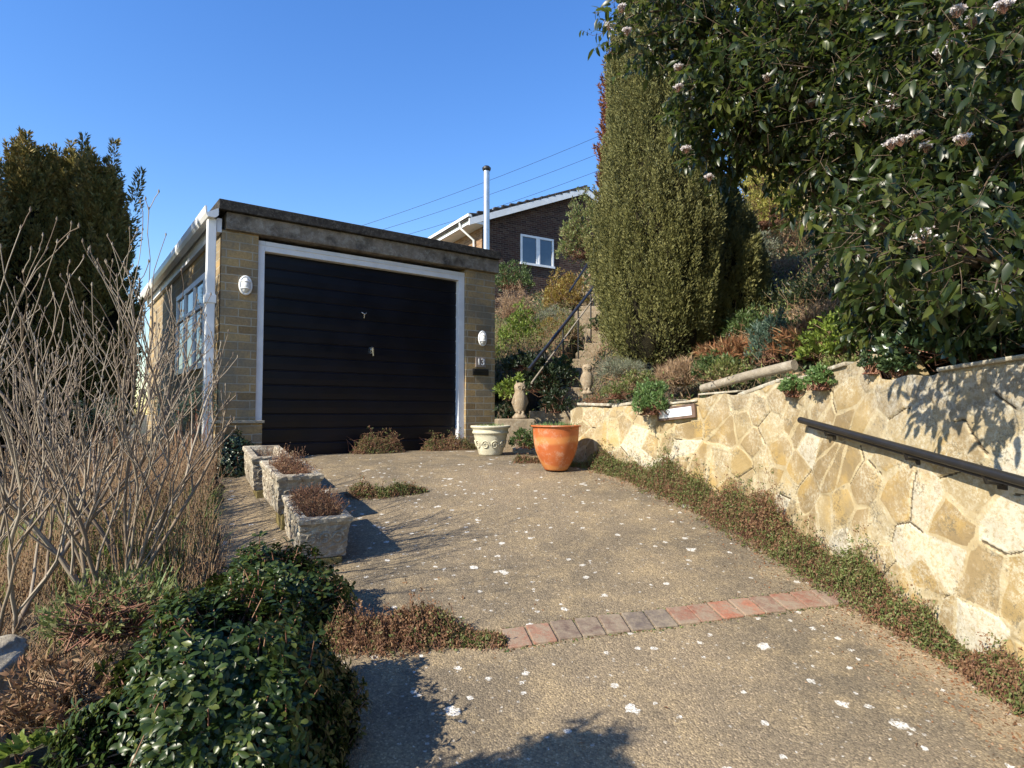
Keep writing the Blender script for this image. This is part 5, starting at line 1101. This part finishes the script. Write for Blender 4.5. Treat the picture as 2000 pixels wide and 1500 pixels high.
def litter(n, region, label, mats=('cover_r', 'dry', 'fern')):
    o = empty('leaf_litter'); o['kind'] = 'stuff'; o['label'] = label
    for mt in mats:
        x, y = region(n); P = np.stack([x, y, base(x, y)+.008], 1); v = leaves(P, rng.normal(size=(n, 3))*np.array([1, 1, .15]), rng.normal(size=(n, 3))*.35+np.array([0, 0, 1]), .016*(.4+1.2*rng.random(n)), .008, 'lance', .5)
        mesh_np('leaves', v[0], v[1], M[mt], o, rnd=v[2])
def rgn_right(n):
    y = rng.uniform(1.6, 5.4, n); return wallx(y)-.12-np.abs(rng.normal(size=n))*.16, y
litter(1500, rgn_right, 'crumbs of dead leaf and twig at the foot of the weeds along the wall')
def rgn_drive(n): return rng.uniform(-1.2, 1.8, n), rng.uniform(1.8, 6, n)
litter(90, rgn_drive, 'few scattered dead leaves on the driveway')
def rgn_strip(n):
    j = rng.integers(0, 400, n); sd2 = rng.choice([-1, 1], n); return pp[j, 0], pp[j, 1]+sd2*.082+rng.normal(size=n)*.008
litter(260, rgn_strip, 'moss and crumbs in the joints along the brick strip', ('cover', 'cover_r', 'mid'))
for nm, px, py, D, r, h, n, L, Wd, mt, lb in [
 ('straw_tuft', 1330, 742, 5.4, .22, .16, 1500, .08, .005, 'dry', 'straw-coloured tuft between the silver clump and the timber pole'),
 ('low_green_shrub', 1420, 738, 4.75, .16, .14, 1500, .03, .012, 'lime2', 'yellowish green low shrub close behind the middle of the timber pole'),
 ('low_green_shrub', 1250, 752, 5.35, .18, .13, 1400, .026, .010, 'lime2', 'yellowish green cushion behind the clump that trails over the name plate'),
 ('bramble_tangle', 1560, 690, 5.1, .30, .26, 2200, .04, .014, 'mid', 'green bramble tangle filling the bank behind the ivy tufts'),
 ('bramble_tangle', 1480, 655, 6.0, .36, .28, 2200, .045, .014, 'mid', 'green tangle in half shade between bushy conifer and dead ferns'),
 ('straw_tuft', 1620, 640, 5.2, .34, .22, 1600, .08, .006, 'dry', 'straw-coloured dead grass on the bank under the overhanging tree'),
 ('low_green_shrub', 1640, 735, 3.55, .14, .12, 1300, .024, .012, 'lime2', 'yellowish green plant just behind the tallest part of the wall'),
 ('bramble_tangle', 1100, 735, 8.6, .22, .30, 1500, .045, .016, 'mid', 'green plant growing through the lower posts of the stair handrail')]:
    tuft(nm, at(px, py, D), r, h, n, L, Wd, M[mt], lb, 'plant', ntw=90, twmat=M['dry'])
def bankstems(n, x0, x1, y0, y1, L, label, mt='dry'):
    x = rng.uniform(x0, x1, n); y = rng.uniform(y0, y1, n)
    k = (x > np.where(y < 5.9, wallx(y)+.15, np.where(y < 6.9, .7, stairx(y)+.3))) | ((x < stairx(y)-.3) & (y > 7.6) & ((x+2.41)*.801+(y-6.0)*.598 > 2.9)); x, y = x[k], y[k]; m = len(x)
    A = np.stack([x, y, terrain(x, y)], 1); B = A+np.stack([rng.normal(size=m)*.10, rng.normal(size=m)*.10, L*(.3+.8*rng.random(m))], 1); v = twigs(A, B, .003, .0015, mid=.12)
    o = empty('dead_stems'); o['kind'] = 'stuff'; o['label'] = label; mesh_np('stems', v[0], v[1], M[mt], o, rnd=v[2])
    P = B.repeat(6, 0)+rng.normal(size=(m*6, 3))*.03; v = diamonds(P, rdir(m*6), rdir(m*6), .035, .012); mesh_np('seed_heads', v[0], v[1], M['cover'], o, rnd=v[2])
bankstems(2600, -.6, 1.6, 7.6, 15, .42, 'tangle of dead stems between the shrubs left of the garden steps')
bankstems(2200, .8, 5.5, 3.3, 11, .26, 'tangle of dead stems among the shrubs on the bank above the wall')
for nm, px, py, D, r, h, n, mt, lb in [('step_weed', 1185, 700, 8.6, .16, .22, 900, 'dry', 'dry weed overhanging the right edge of the middle steps'), ('step_weed', 1120, 655, 10.2, .2, .28, 1100, 'lime2', 'green weed overhanging the left edge of the upper steps'), ('step_weed', 1168, 640, 10.0, .16, .22, 900, 'mid', 'dark green weed beside the columnar conifer at the upper steps')]:
    tuft(nm, at(px, py, D), r, h, n, .035, .012, M[mt], lb, 'weed', ntw=60, twmat=M['dry'])
tuft('twiggy_tangle', at(120, 1375, 1.95), .20, .17, 900, .03, .010, M['cover_r'], 'russet twiggy tangle between the stone slabs and the big glossy bush', ntw=320, twmat=M['dry'])
tuft('twiggy_tangle', at(215, 1215, 2.45), .24, .20, 1100, .03, .010, M['cover'], 'tangle of fine twigs and small leaves at the foot of the bare shrub', ntw=380, twmat=M['redtwig'])
for px, py, D, lb in ((250, 1060, 3.3, 'arching green strap leaves beneath the bare shrub'), (330, 1010, 3.7, 'arching green strap leaves among the dry stems nearer the troughs'), (150, 1020, 3.6, 'green strap leaves between the stems of the bare shrub')):
    p = at(px, py, D); p.z = T(p.x, p.y); blades('strap_leaf_plant', p, 60, .36, .014, M['grass'], lb, .5, .08)
